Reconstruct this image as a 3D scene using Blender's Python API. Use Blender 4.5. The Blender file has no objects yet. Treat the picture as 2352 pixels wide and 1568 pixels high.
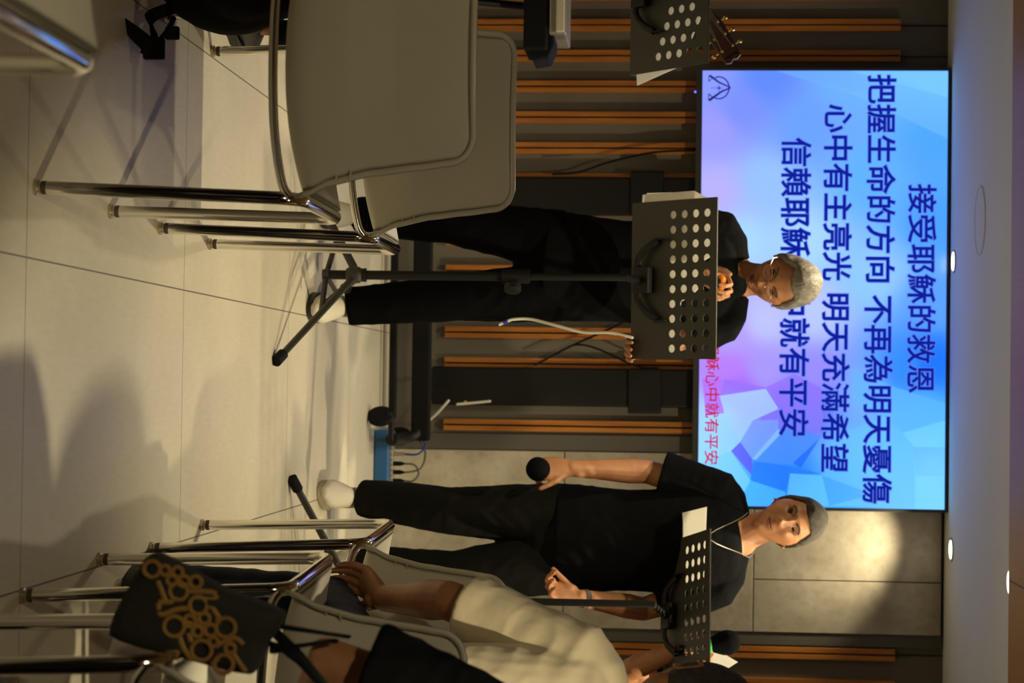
import bpy, bmesh, math, random
from math import sin, cos, pi, exp, sqrt, atan2
from mathutils import Vector, Matrix, noise

SC = bpy.context.scene
COL = SC.collection
V = Vector

# ---------------------------------------------------------------- camera
CF, CPITCH, CYAW, CROLL, CH = 4689.6, -0.0782, -0.0236, 0.0117, 1.164
_F = V((sin(CYAW)*cos(CPITCH), cos(CYAW)*cos(CPITCH), sin(CPITCH)))
_R = V((cos(CYAW), -sin(CYAW), 0)); _U = _R.cross(_F)
RIGHT = _R*cos(CROLL) + _U*sin(CROLL)      # world right  (down in the sideways frame)
UPV = -_R*sin(CROLL) + _U*cos(CROLL)       # world up     (right in the sideways frame)
EYE = V((0, 0, CH))
cam_d = bpy.data.cameras.new('camera'); cam = bpy.data.objects.new('camera', cam_d); COL.objects.link(cam)
cam_d.sensor_width = 36; cam_d.sensor_fit = 'HORIZONTAL'; cam_d.lens = 36*CF/2352
M = Matrix((UPV, -RIGHT, -_F)).transposed().to_4x4(); M.translation = EYE
cam.matrix_world = M
cam_d.dof.use_dof = True; cam_d.dof.focus_distance = 5.0; cam_d.dof.aperture_fstop = 6.3
cam_d.clip_start = 0.05
SC.camera = cam

def P(X, Y, y):
    """world point at depth y that the photograph shows at (X, Y)"""
    v = _F*CF + UPV*(X-1176) + RIGHT*(Y-784)
    return EYE + v*(y/v.y)
def PZ(X, Y, z):
    v = _F*CF + UPV*(X-1176) + RIGHT*(Y-784)
    return EYE + v*((z-CH)/v.z)

# ---------------------------------------------------------------- world, exposure
w = bpy.data.worlds.new('world'); SC.world = w; w.use_nodes = True
w.node_tree.nodes['Background'].inputs[0].default_value = (1.0, .75, .5, 1)
w.node_tree.nodes['Background'].inputs[1].default_value = 0.004
vs = SC.view_settings; vs.view_transform = 'Standard'; vs.look = 'None'; vs.gamma = 1; vs.exposure = 0.0
vs.use_curve_mapping = False

# ---------------------------------------------------------------- lights
def spot(name, loc, target, power, size=1.9, blend=.6, col=(1, .86, .55), rad=.035):
    l = bpy.data.lights.new(name, 'SPOT'); l.energy = power; l.spot_size = size; l.spot_blend = blend
    l.color = col; l.shadow_soft_size = rad
    o = bpy.data.objects.new(name, l); COL.objects.link(o); o.location = loc
    o.rotation_euler = (V(target)-V(loc)).to_track_quat('-Z', 'Y').to_euler()
    return o
CEIL = 2.275; SOFF = 2.225
WALLW = 18
# (x, y, z, target, power, cone)
LAMPS = [
    (-.531, 8.19, CEIL, (-.53, 8.25, 0), 22, 1.7),
    (.608, 8.19, CEIL, (.61, 8.26, 0), 36, 1.9),
    (.607, 6.79, CEIL, (.60, 6.6, 0), 80, 2.2),
    (-.53, 6.74, CEIL, (-.53, 6.6, 0), 75, 2.2),
    (1.75, 6.15, SOFF, (.5, 6.8, 1.35), 230, 1.2),
    (-.45, 1.05, SOFF, (-.45, 2.8, 0), 78, 1.9),
    (1.07, 2.20, SOFF, (.5, 4.0, 0), 290, .74),
    (-.10, 5.6, SOFF, (-.1, 6.0, 0), 125, 1.75),
]
for i, (x, y, z, t, pw, cone) in enumerate(LAMPS):
    spot('downlight_lamp', (x, y, z-.012), t, pw, cone)

# ---------------------------------------------------------------- materials
def srgb(r, g, b):
    f = lambda c: (c/255/12.92) if c/255 <= .04045 else ((c/255+.055)/1.055)**2.4
    return (f(r), f(g), f(b), 1)
class NT:
    def __init__(s, m): s.t = m.node_tree; s.n = s.t.nodes; s.l = s.t.links
    def new(s, ty, **kw):
        n = s.n.new(ty)
        for k, v in kw.items(): setattr(n, k, v)
        return n
    def math(s, op, a, b=None):
        n = s.n.new('ShaderNodeMath'); n.operation = op
        for i, q in enumerate((a, b)):
            if q is None: continue
            if isinstance(q, (int, float)): n.inputs[i].default_value = q
            else: s.l.new(q, n.inputs[i])
        return n.outputs[0]
    def mix(s, fac, a, b, mode='MIX'):
        n = s.n.new('ShaderNodeMix'); n.data_type = 'RGBA'; n.blend_type = mode
        for i, q in ((0, fac), (6, a), (7, b)):
            if isinstance(q, (int, float)): n.inputs[i].default_value = q
            elif isinstance(q, tuple): n.inputs[i].default_value = q
            else: s.l.new(q, n.inputs[i])
        return n.outputs[2]
def mat(name, col, rough=.5, metal=0, var=0, vscale=8, bump=0, bscale=60, spec=.5, coat=0, sheen=0, stretch=None, col2=None, detail=4):
    m = bpy.data.materials.new(name); m.use_nodes = True; t = NT(m)
    b = t.n['Principled BSDF']; b.inputs['Roughness'].default_value = rough; b.inputs['Metallic'].default_value = metal
    b.inputs['Specular IOR Level'].default_value = spec; b.inputs['Coat Weight'].default_value = coat
    b.inputs['Sheen Weight'].default_value = sheen
    if len(col) == 3: col = (*col, 1)
    tc = t.new('ShaderNodeTexCoord'); src = tc.outputs['Object']
    if stretch:
        mp = t.new('ShaderNodeMapping'); mp.inputs['Scale'].default_value = stretch; t.l.new(src, mp.inputs[0]); src = mp.outputs[0]
    if var or col2:
        nz = t.new('ShaderNodeTexNoise'); nz.inputs['Scale'].default_value = vscale; nz.inputs['Detail'].default_value = detail
        t.l.new(src, nz.inputs['Vector'])
        c2 = col2 if col2 else tuple(c*(1-var) for c in col[:3])+(1,)
        if len(c2) == 3: c2 = (*c2, 1)
        rp = t.new('ShaderNodeMapRange'); rp.inputs[1].default_value = .35; rp.inputs[2].default_value = .65
        t.l.new(nz.outputs[0], rp.inputs[0])
        o = t.mix(rp.outputs[0], col, c2); t.l.new(o, b.inputs['Base Color'])
    else: b.inputs['Base Color'].default_value = col
    if bump:
        nz = t.new('ShaderNodeTexNoise'); nz.inputs['Scale'].default_value = bscale; nz.inputs['Detail'].default_value = 3
        t.l.new(src, nz.inputs['Vector'])
        bp = t.new('ShaderNodeBump'); bp.inputs['Strength'].default_value = bump; bp.inputs['Distance'].default_value = .01
        t.l.new(nz.outputs[0], bp.inputs['Height']); t.l.new(bp.outputs[0], b.inputs['Normal'])
    return m
def emis(name, col, st):
    m = bpy.data.materials.new(name); m.use_nodes = True; t = NT(m); b = t.n['Principled BSDF']
    b.inputs['Base Color'].default_value = (0, 0, 0, 1); b.inputs['Emission Color'].default_value = (*col[:3], 1)
    b.inputs['Emission Strength'].default_value = st; return m

def floor_mat():
    m = mat('floor_tile', (.62, .56, .45), .42, var=0, spec=.35); t = NT(m); b = t.n['Principled BSDF']
    tc = t.new('ShaderNodeTexCoord'); sp = t.new('ShaderNodeSeparateXYZ'); t.l.new(tc.outputs['Object'], sp.inputs[0])
    x = t.math('ADD', sp.outputs[0], 0.2268+6); x = t.math('MODULO', x, .6); dx = t.math('MINIMUM', x, t.math('SUBTRACT', .6, x))
    d = dx
    for yy in (-1.2, 0, 1.2, 2.4025, 3.6025, 4.7982, 6.137, 7.33):
        d = t.math('MINIMUM', d, t.math('ABSOLUTE', t.math('SUBTRACT', sp.outputs[1], yy)))
    seam = t.math('LESS_THAN', d, .0017)
    n1 = t.new('ShaderNodeTexNoise'); n1.inputs['Scale'].default_value = 3.5; n1.inputs['Detail'].default_value = 8; n1.inputs['Roughness'].default_value = .65
    mp = t.new('ShaderNodeMapping'); mp.inputs['Scale'].default_value = (7, 1.2, 1); t.l.new(tc.outputs['Object'], mp.inputs[0])
    n2 = t.new('ShaderNodeTexNoise'); n2.inputs['Scale'].default_value = 14; n2.inputs['Detail'].default_value = 6
    t.l.new(tc.outputs['Object'], n1.inputs['Vector']); t.l.new(mp.outputs[0], n2.inputs['Vector'])
    c = t.mix(n1.outputs[0], (.56, .50, .39, 1), (.75, .70, .56, 1))
    c = t.mix(t.math('MULTIPLY', n2.outputs[0], .55), c, (.46, .41, .32, 1))
    c = t.mix(seam, c, (.16, .13, .10, 1)); t.l.new(c, b.inputs['Base Color'])
    bp = t.new('ShaderNodeBump'); bp.inputs['Strength'].default_value = .12; bp.inputs['Distance'].default_value = .004
    t.l.new(n2.outputs[0], bp.inputs['Height']); t.l.new(bp.outputs[0], b.inputs['Normal'])
    return m
def stone_mat():
    m = mat('stone', (.6, .52, .4), .6); t = NT(m); b = t.n['Principled BSDF']
    tc = t.new('ShaderNodeTexCoord')
    n1 = t.new('ShaderNodeTexNoise'); n1.inputs['Scale'].default_value = 5; n1.inputs['Detail'].default_value = 10; n1.inputs['Roughness'].default_value = .6
    n2 = t.new('ShaderNodeTexNoise'); n2.inputs['Scale'].default_value = 28; n2.inputs['Detail'].default_value = 6
    t.l.new(tc.outputs['Object'], n1.inputs['Vector']); t.l.new(tc.outputs['Object'], n2.inputs['Vector'])
    r1 = t.new('ShaderNodeMapRange'); r1.inputs[1].default_value = .35; r1.inputs[2].default_value = .68; t.l.new(n1.outputs[0], r1.inputs[0])
    r2 = t.new('ShaderNodeMapRange'); r2.inputs[1].default_value = .5; r2.inputs[2].default_value = .75; t.l.new(n2.outputs[0], r2.inputs[0])
    c = t.mix(r1.outputs[0], (.36, .31, .235, 1), (.56, .50, .40, 1))
    c = t.mix(t.math('MULTIPLY', r2.outputs[0], .5), c, (.30, .24, .15, 1)); t.l.new(c, b.inputs['Base Color'])
    return m
def soffit_mat():
    m = mat('soffit_wood', (.3, .17, .06), .5); t = NT(m); b = t.n['Principled BSDF']
    tc = t.new('ShaderNodeTexCoord'); sp = t.new('ShaderNodeSeparateXYZ'); t.l.new(tc.outputs['Object'], sp.inputs[0])
    x = t.math('MODULO', t.math('ADD', sp.outputs[0], 12-.572), 2.4); seam = t.math('LESS_THAN', x, .006)
    mp = t.new('ShaderNodeMapping'); mp.inputs['Scale'].default_value = (30, 1.5, 1); t.l.new(tc.outputs['Object'], mp.inputs[0])
    n = t.new('ShaderNodeTexNoise'); n.inputs['Scale'].default_value = 3; n.inputs['Detail'].default_value = 5; t.l.new(mp.outputs[0], n.inputs['Vector'])
    c = t.mix(n.outputs[0], (.33, .19, .075, 1), (.42, .25, .11, 1)); c = t.mix(seam, c, (.03, .02, .01, 1))
    t.l.new(c, b.inputs['Base Color']); return m

MT = dict(
    floor=floor_mat(), stone=stone_mat(), soffit=soffit_mat(),
    grey=mat('wall_grey', (.155, .138, .108), .8, var=.12, vscale=3),
    greyd=mat('wall_dark_grey', (.10, .09, .075), .7),
    plaster=mat('ceiling_white', (.76, .80, .82), .9, var=.04, vscale=2),
    room=mat('room_paint', (.13, .11, .08), .9),
    wood=mat('batten_wood', (.50, .185, .03), .45, col2=(.36, .12, .018), vscale=6, stretch=(12, 12, .8)),
    gap=mat('batten_gap', (.03, .015, .006), .8),
    chrome=mat('chrome', (.80, .78, .74), .09, 1, bump=.02, bscale=15),
    shell=mat('chair_plastic', (.64, .60, .50), .38, var=.05, vscale=5, bump=.04, bscale=900),
    rubber=mat('rubber', (.06, .045, .03), .5), glide=mat('glide_metal', (.5, .42, .3), .3, .8),
    black=mat('black_metal', (.007, .007, .007), .5, spec=.3), blackp=mat('black_powder', (.035, .034, .028), .5, bump=.15, bscale=700),
    blackm=mat('black_matte', (.005, .005, .006), .8, spec=.2), foam=mat('black_foam', (.004, .0045, .006), .95, spec=.08, bump=.6, bscale=500),
    bezel=mat('bezel', (.035, .035, .037), .4),
    paper=mat('paper', (.80, .78, .74), .8),
    skin=mat('skin', (.50, .235, .115), .5, col2=(.40, .17, .08), vscale=14, bump=.08, bscale=160, spec=.35),
    skin2=mat('skin_tan', (.45, .205, .095), .48, col2=(.34, .14, .062), vscale=18, bump=.08, bscale=160, spec=.4),
    lip=mat('lip', (.26, .085, .055), .5), dark=mat('eye_dark', (.02, .012, .01), .25),
    brow=mat('brow', (.07, .055, .045), .9), hairg=mat('hair_grey', (.31, .285, .235), .55, col2=(.17, .145, .12), vscale=22, stretch=(2.5, .7, .7), bump=.5, bscale=60),
    hairb=mat('hair_short', (.035, .028, .022), .8, col2=(.075, .065, .055), vscale=45, bump=.8, bscale=400),
    tee=mat('black_cotton', (.0035, .0038, .0045), .9, bump=.35, bscale=22, spec=.08),
    trousers=mat('dark_denim', (.0085, .0085, .0075), .9, bump=.35, bscale=25, spec=.08),
    trousers2=mat('black_trousers', (.0025, .0025, .003), .9, spec=.05, bump=.3, bscale=20),
    navy=mat('navy_cloth', (.008, .013, .045), .8, bump=.3, bscale=25),
    cream=mat('cream_cotton', (.66, .57, .40), .85, bump=.5, bscale=11, sheen=.2, var=.05),
    jeans=mat('blue_jeans', (.055, .10, .16), .85, var=.3, vscale=30),
    shoe=mat('shoe_offwhite', (.62, .57, .47), .7, bump=.3, bscale=150), sole=mat('shoe_sole', (.42, .36, .27), .6),
    shoeb=mat('shoe_black', (.01, .01, .01), .5), red=mat('red_rubber', (.35, .03, .015), .5),
    orange=mat('orange_ring', (.9, .28, .02), .5), green=mat('green_ring', (.05, .55, .08), .45),
    blue=mat('blue_enamel', (.02, .12, .34), .35), silver=mat('silver_metal', (.5, .47, .4), .35, .7),
    cable=mat('white_cable', (.62, .60, .53), .5), cableb=mat('blue_cable', (.02, .03, .25), .5), yellow=mat('yellow_tape', (.6, .42, .02), .6),
    bagm=mat('bag_canvas', (.020, .018, .0155), .85, bump=.3, bscale=260), gold=mat('bag_gold_print', (.36, .20, .045), .55, col2=(.26, .11, .03), vscale=9),
    tweed=mat('tweed', (.07, .075, .055), .95, col2=(.02, .022, .018), vscale=120),
    maho=mat('headstock', (.045, .012, .006), .35), brass=mat('brass', (.55, .42, .18), .35, 1), bone=mat('bone', (.6, .52, .38), .5),
    fret=mat('fretboard', (.02, .012, .008), .5), spruce=mat('spruce', (.6, .35, .12), .35),
    text=mat('logo_silver', (.45, .4, .34), .5),
    lens=emis('lamp_glow', (1, .86, .62), 14),
    glass=mat('lens_glass', (.9, .9, 1), .02),
)
b = MT['glass'].node_tree.nodes['Principled BSDF']; b.inputs['Transmission Weight'].default_value = 1; b.inputs['IOR'].default_value = 1.1

t = NT(MT['paper']); tr = t.new('ShaderNodeBsdfTranslucent'); tr.inputs[0].default_value = (.95, .93, .88, 1)   # thin paper lets light through
mx = t.new('ShaderNodeMixShader'); mx.inputs[0].default_value = .45; out = [n for n in t.n if n.type == 'OUTPUT_MATERIAL'][0]
t.l.new(t.n['Principled BSDF'].outputs[0], mx.inputs[1]); t.l.new(tr.outputs[0], mx.inputs[2]); t.l.new(mx.outputs[0], out.inputs[0])

# ---------------------------------------------------------------- mesh helpers
class MB:
    def __init__(s): s.v = []; s.f = []
    def add(s, vs, fs):
        o = len(s.v); s.v += [V(p) for p in vs]; s.f += [tuple(i+o for i in f) for f in fs]; return s
    def box(s, c, size, rot=None):
        hx, hy, hz = (q/2 for q in size); r = rot or Matrix.Identity(3)
        vs = [V(c)+r @ V((a*hx, b*hy, d*hz)) for a in (-1, 1) for b in (-1, 1) for d in (-1, 1)]
        return s.add(vs, [(0, 1, 3, 2), (4, 6, 7, 5), (0, 4, 5, 1), (2, 3, 7, 6), (0, 2, 6, 4), (1, 5, 7, 3)])
    def tube(s, path, rad, n=14, ref=None, round_=False, closed=False):
        path = [V(p) for p in path]; k = len(path)
        if not isinstance(rad, (list,)): rad = [rad]*k
        rad = [(r, r) if isinstance(r, (int, float)) else r for r in rad]
        ts = []
        for i in range(k):
            a = path[(i-1) % k] if (i or closed) else path[0]; b2 = path[(i+1) % k] if (i < k-1 or closed) else path[-1]
            t = (b2-a); ts.append(t.normalized() if t.length > 1e-9 else V((0, 0, 1)))
        if ref is None:
            a = ts[0].orthogonal().normalized()
        else:
            a = V(ref); a = (a-ts[0]*a.dot(ts[0])).normalized()
        rings = []
        fr = []
        for i in range(k):
            src = V(ref) if ref is not None else a
            a2 = src-ts[i]*src.dot(ts[i])
            if a2.length > 1e-6: a = a2.normalized()
            fr.append((a.copy(), ts[i].cross(a).normalized()))
        def ring(c, fa, fb, ra, rb): rings.append([c+fa*(ra*cos(2*pi*j/n))+fb*(rb*sin(2*pi*j/n)) for j in range(n)])
        if round_ and not closed:
            for q in (80, 55, 28):
                q = q*pi/180; m_ = min(rad[0]); ring(path[0]-ts[0]*m_*sin(q), *fr[0], rad[0][0]*cos(q), rad[0][1]*cos(q))
        for i in range(k): ring(path[i], *fr[i], *rad[i])
        if round_ and not closed:
            for q in (28, 55, 80):
                q = q*pi/180; m_ = min(rad[-1]); ring(path[-1]+ts[-1]*m_*sin(q), *fr[-1], rad[-1][0]*cos(q), rad[-1][1]*cos(q))
        o = len(s.v); nr = len(rings)
        for r in rings: s.v += r
        rr = nr if closed else nr-1
        for i in range(rr):
            for j in range(n):
                a_, b_ = o+i*n+j, o+i*n+(j+1) % n; c_, d_ = o+((i+1) % nr)*n+(j+1) % n, o+((i+1) % nr)*n+j
                s.f.append((a_, b_, c_, d_))
        if not closed:
            s.f.append(tuple(o+j for j in reversed(range(n)))); s.f.append(tuple(o+(nr-1)*n+j for j in range(n)))
        return s
    def lathe(s, base, axis, prof, n=24):
        """prof: list of (distance along axis, radius)"""
        ax = V(axis).normalized(); return s.tube([V(base)+ax*d for d, r in prof], [max(r, 1e-4) for d, r in prof], n) if True else s
    def ell(s, c, r, rot=None, nu=24, nv=16):
        rot = rot or Matrix.Identity(3); o = len(s.v); c = V(c)
        s.v.append(c+rot @ V((0, 0, r[2])))
        for j in range(1, nv):
            t = pi*j/nv
            for i in range(nu):
                a = 2*pi*i/nu; s.v.append(c+rot @ V((r[0]*sin(t)*cos(a), r[1]*sin(t)*sin(a), r[2]*cos(t))))
        s.v.append(c-rot @ V((0, 0, r[2]))); L = len(s.v)-1
        for i in range(nu):
            s.f.append((o, o+1+i, o+1+(i+1) % nu)); s.f.append((L, o+1+(nv-2)*nu+(i+1) % nu, o+1+(nv-2)*nu+i))
        for j in range(nv-2):
            for i in range(nu):
                a, b_ = o+1+j*nu+i, o+1+j*nu+(i+1) % nu; s.f.append((a, a+nu, b_+nu, b_))
        return s
    def prism(s, pts, n, th):
        """polygon pts (world), extruded along n by th"""
        n = V(n).normalized()*th; k = len(pts); a = [V(p) for p in pts]
        return s.add(a+[p+n for p in a], [tuple(reversed(range(k))), tuple(range(k, 2*k))]+[(i, (i+1) % k, k+(i+1) % k, k+i) for i in range(k)])
    def mesh(s, name, origin=V((0, 0, 0))):
        me = bpy.data.meshes.new(name); me.from_pydata([p-origin for p in s.v], [], s.f); me.validate()
        bm = bmesh.new(); bm.from_mesh(me); bmesh.ops.recalc_face_normals(bm, faces=bm.faces); bm.to_mesh(me); bm.free()
        return me
    def build(s, name, m, parent=None, smooth=True, bevel=0, sub=0, solid=0, angle=40):
        origin = worldloc(parent)
        me = s.mesh(name, origin); o = bpy.data.objects.new(name, me); COL.objects.link(o)
        me.materials.append(MT[m] if isinstance(m, str) else m)
        if smooth: me.shade_smooth(); sharp(me, angle)
        if parent: o.parent = parent
        if solid:
            q = o.modifiers.new('solid', 'SOLIDIFY'); q.thickness = solid; q.offset = 0
        if bevel:
            q = o.modifiers.new('bevel', 'BEVEL'); q.width = bevel; q.segments = 3; q.limit_method = 'ANGLE'; q.angle_limit = .7
        if sub:
            q = o.modifiers.new('sub', 'SUBSURF'); q.levels = sub; q.render_levels = sub
        return o
def sharp(me, ang):
    if hasattr(me, 'set_sharp_from_angle'): me.set_sharp_from_angle(angle=ang*pi/180)
def worldloc(o):
    v = V((0, 0, 0))
    while o: v += o.location; o = o.parent
    return v
def tag(o, label, cat, group=None, kind=None):
    if label: o['label'] = label
    if cat: o['category'] = cat
    if group: o['group'] = group
    if kind: o['kind'] = kind
    return o
def thing(name, label, cat, loc=(0, 0, 0), group=None):
    o = bpy.data.objects.new(name, None); COL.objects.link(o); o.location = loc; o.empty_display_size = .1
    return tag(o, label, cat, group)
def struct(o): o['kind'] = 'structure'; return o
def bake(mb, name, m, parent, voxel=.004, smooth=2, folds=0, fscale=.12, angle=180, decim=None):
    """join overlapping closed shapes into one continuous surface"""
    origin = worldloc(parent)
    me = mb.mesh(name, origin); t = bpy.data.objects.new('tmp', me)
    tsc = bpy.data.scenes.new('tmp'); tsc.collection.objects.link(t)
    q = t.modifiers.new('r', 'REMESH'); q.mode = 'VOXEL'; q.voxel_size = voxel
    if smooth:
        q = t.modifiers.new('s', 'SMOOTH'); q.iterations = smooth; q.factor = .6
    with bpy.context.temp_override(scene=tsc, view_layer=tsc.view_layers[0]):
        dg = bpy.context.evaluated_depsgraph_get(); dg.update()
        nm = bpy.data.meshes.new_from_object(t.evaluated_get(dg)); nm.name = name
    bpy.data.objects.remove(t); bpy.data.scenes.remove(tsc)
    if folds:
        nrm = [v.normal.copy() for v in nm.vertices]
        for v, vn in zip(nm.vertices, nrm):
            p = v.co+origin
            h = noise.noise(V((p.x/fscale, p.y/fscale, p.z/(fscale*1.6)))+V((3.1, 0, 0)))
            h2 = 1-abs(noise.noise(V((p.x/(fscale*.55)+p.z/(fscale*.5), p.y/(fscale*.6), p.z/(fscale*1.1)-p.x/fscale))))*2
            v.co += vn*(folds*(h+.55*h2))
    nm.materials.clear(); nm.materials.append(MT[m] if isinstance(m, str) else m)
    nm.shade_smooth()
    o = bpy.data.objects.new(name, nm); COL.objects.link(o)
    if parent: o.parent = parent
    return o
def bez(pts, n=8):
    """Catmull-Rom through the points"""
    pts = [V(p) for p in pts]; out = []
    for i in range(len(pts)-1):
        p0 = pts[max(i-1, 0)]; p1 = pts[i]; p2 = pts[i+1]; p3 = pts[min(i+2, len(pts)-1)]
        for k in range(n):
            t = k/n
            out.append(.5*((2*p1)+(p2-p0)*t+(2*p0-5*p1+4*p2-p3)*t*t+(3*p1-p0-3*p2+p3)*t*t*t))
    out.append(pts[-1]); return out
def lerp_list(keys, m):
    out = []
    for i in range(m):
        f = i/(m-1)*(len(keys)-1); a = min(int(f), len(keys)-2); t = f-a; t = t*t*(3-2*t)*.5+t*.5
        ka, kb = keys[a], keys[a+1]
        if isinstance(ka, (int, float)): out.append(ka+(kb-ka)*t)
        else: out.append(tuple(x+(y-x)*t for x, y in zip(ka, kb)))
    return out
def copy_tree(o, parent=None):
    c = o.copy(); COL.objects.link(c); c.parent = parent
    for ch in list(o.children): copy_tree(ch, c)
    return c

# ---------------------------------------------------------------- room shell
YW = 8.43
struct(MB().box((0, 3.3, -.05), (8, 11.4, .1)).build('floor', 'floor', smooth=False))
struct(MB().box((0, YW+.1, 1.14), (8, .2, 2.5)).build('wall_back', 'grey', smooth=False))
struct(MB().box((-4.05, 3.3, 1.14), (.1, 11.4, 2.5)).build('wall_left', 'room', smooth=False))
struct(MB().box((4.05, 3.3, 1.14), (.1, 11.4, 2.5)).build('wall_right', 'room', smooth=False))
struct(MB().box((0, -2.45, 1.14), (8.2, .1, 2.5)).build('wall_rear', 'room', smooth=False))
struct(MB().box((0, 7.52, CEIL+.05), (8, 2.1, .1)).build('ceiling', 'plaster', smooth=False))
SE = 6.52
struct(MB().box((0, (SE-2.4)/2, SOFF+.05), (8, SE+2.4, .1)).build('ceiling_soffit', 'soffit', smooth=False))
# stone cladding in four slabs
s_ = MB()
for x0, x1, z0, z1 in ((.252, .973, 0, .727), (.252, .973, .731, 1.504), (.252, .758, 1.508, 2.262), (.762, .973, 1.508, 2.262)):
    s_.box(((x0+x1)/2, YW-.012, (z0+z1)/2), (x1-x0, .03, z1-z0))
struct(s_.build('wall_stone', 'stone', smooth=False, bevel=.002))
# wooden batten pairs on the grey wall
xs = [-1.51+.1275*i for i in range(-6, 14)] + [1.056+.1275*i for i in range(0, 12)]
for i, x in enumerate(xs):
    t = MB()
    for sx in (-1, 1): t.box((x+sx*.0135, YW-.017, 1.153), (.0205, .034, 1.854))
    o = struct(t.build('trim_%d' % (i+1), 'wood', smooth=False, bevel=.0015))
    g = MB().box((x, YW-.002, 1.153), (.007, .006, 1.84)).box((x, YW-.002, 2.178), (.006, .006, .195)).build('groove', 'gap', o, smooth=False)
struct(MB().box((-1.8, YW-.006, .03), (4.1, .012, .06)).box((2.5, YW-.006, .03), (3.0, .012, .06)).build('baseboard_back', 'greyd', smooth=False))
struct(MB().box((.217, YW-.008, 1.14), (.066, .018, 2.26)).box((1.0, YW-.008, 1.14), (.05, .018, 2.26)).build('trim_40', 'greyd', smooth=False))

# ---------------------------------------------------------------- ceiling lights
LABL = ['small round ceiling downlight above the screen', 'small round ceiling downlight washing the stone wall beside the screen',
        'round ceiling downlight half hidden by the wooden soffit, above the man in black', 'round ceiling downlight almost hidden by the wooden soffit, above the grey-haired singer',
        'downlight in the wooden soffit off to the right', 'downlight in the soffit behind the left rows', 'downlight in the soffit over the right rows', 'downlight in the soffit over the aisle']
for i, (x, y, z, t_, pw, cone) in enumerate(LAMPS):
    L = thing('ceiling_light', LABL[i], 'ceiling light', (x, y, z), 'recessed downlights')
    ring = [(x+.043*cos(a), y+.043*sin(a), z-.002) for a in [2*pi*k/32 for k in range(32)]]
    MB().tube(ring, .0045, 8, closed=True).build('trim_ring', 'silver', L)
    MB().lathe((x, y, z-.006), (0, 0, 1), [(0, .034), (.0055, .036)], 32).build('diffuser', 'lens', L)
rg = MB(); c0 = PZ(2252, 506, CEIL)
rg.tube([(c0.x+.125*cos(2*pi*k/48), c0.y+.125*sin(2*pi*k/48), CEIL-.001) for k in range(48)], .003, 8, closed=True)
cv = thing('ceiling_speaker_cover', 'faint round white cover flush in the white ceiling above the screen', 'ceiling cover', (c0.x, c0.y, CEIL))
rg.build('rim', 'cable', cv); MB().lathe((c0.x, c0.y, CEIL-.002), (0, 0, 1), [(0, .12), (.0018, .12)], 48).build('plate', 'plaster', cv)

# ---------------------------------------------------------------- screen
YT = 8.30
def S(X, Y, dy=0): return P(X, Y, YT-dy)
tv = thing('television', 'large wall screen showing dark blue song lyrics on a blue and purple slide', 'television', (-.43, YT, 1.77))
XL, XR, ZB, ZT = -1.305, .457, 1.2755, 2.263-.004
fr = MB()
bz = .013
fr.box(((XL+XR)/2, YT+.02, (ZB-bz/2-.006)), (XR-XL+2*bz, .048, bz+.012)); fr.box(((XL+XR)/2, YT+.02, ZT+bz/2-.001), (XR-XL+2*bz, .05, bz-.003))
fr.box((XL-bz/2, YT+.02, (ZB+ZT)/2-.005), (bz, .05, ZT-ZB+bz)); fr.box((XR+bz/2, YT+.02, (ZB+ZT)/2-.005), (bz, .05, ZT-ZB+bz))
fr.box(((XL+XR)/2, YT+.027, (ZB+ZT)/2), (XR-XL, .034, ZT-ZB))
fr.build('bezel', 'bezel', tv, smooth=False, bevel=.002)
MB().box(P(1597, 211, YT), (.006, .01, .006)).build('status_light', emis('status_blue', (.05, .08, 1), 6), tv, smooth=False)
# slide picture: vertex-coloured grid and facets, drawn in the screen's own coordinates
SAMP = [((1620, 170), (125, 140, 255)), ((1640, 300), (140, 140, 255)), ((1650, 440), (165, 160, 255)), ((1700, 250), (110, 130, 255)), ((1760, 180), (85, 125, 255)), ((1760, 420), (135, 175, 255)),
        ((1850, 300), (95, 145, 255)), ((1850, 560), (150, 195, 255)), ((1700, 560), (150, 195, 255)), ((1950, 180), (95, 160, 255)), ((2150, 180), (95, 175, 255)), ((2150, 330), (70, 150, 250)),
        ((2000, 420), (85, 160, 255)), ((2150, 520), (65, 145, 255)), ((2000, 640), (125, 180, 255)), ((2150, 700), (80, 145, 255)), ((2150, 830), (20, 105, 250)), ((2080, 850), (45, 125, 255)),
        ((1880, 720), (165, 180, 255)), ((1760, 740), (170, 175, 255)), ((1680, 780), (160, 140, 250)), ((1680, 850), (165, 110, 235)), ((1760, 850), (150, 135, 250)), ((1880, 860), (135, 125, 255)),
        ((1700, 900), (150, 90, 235)), ((1850, 940), (95, 80, 250)), ((2000, 900), (105, 160, 255)), ((2120, 950), (75, 165, 255)), ((1640, 960), (150, 190, 255)), ((1640, 1080), (130, 200, 255)),
        ((1700, 1120), (60, 165, 255)), ((1780, 1050), (55, 125, 255)), ((1830, 1100), (30, 120, 255)), ((1950, 1050), (90, 175, 255)), ((2050, 1080), (100, 185, 255)), ((2150, 1100), (120, 200, 255)), ((1900, 1150), (60, 160, 255))]
def slide_col(X, Y):
    ws = 0; c = [0, 0, 0]
    for (sx, sy), rgb in SAMP:
        d = 1/(((X-sx)**2+(Y-sy)**2)+250)**1.6; ws += d
        for k in range(3): c[k] += d*rgb[k]
    return [q/ws for q in c]
def zq(pts): return [(1580+a/2.852, 650+b_/2.852) for a, b_ in pts]
def zr(pts): return [(1580+a/2.852, 150+b_/2.852) for a, b_ in pts]
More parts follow.
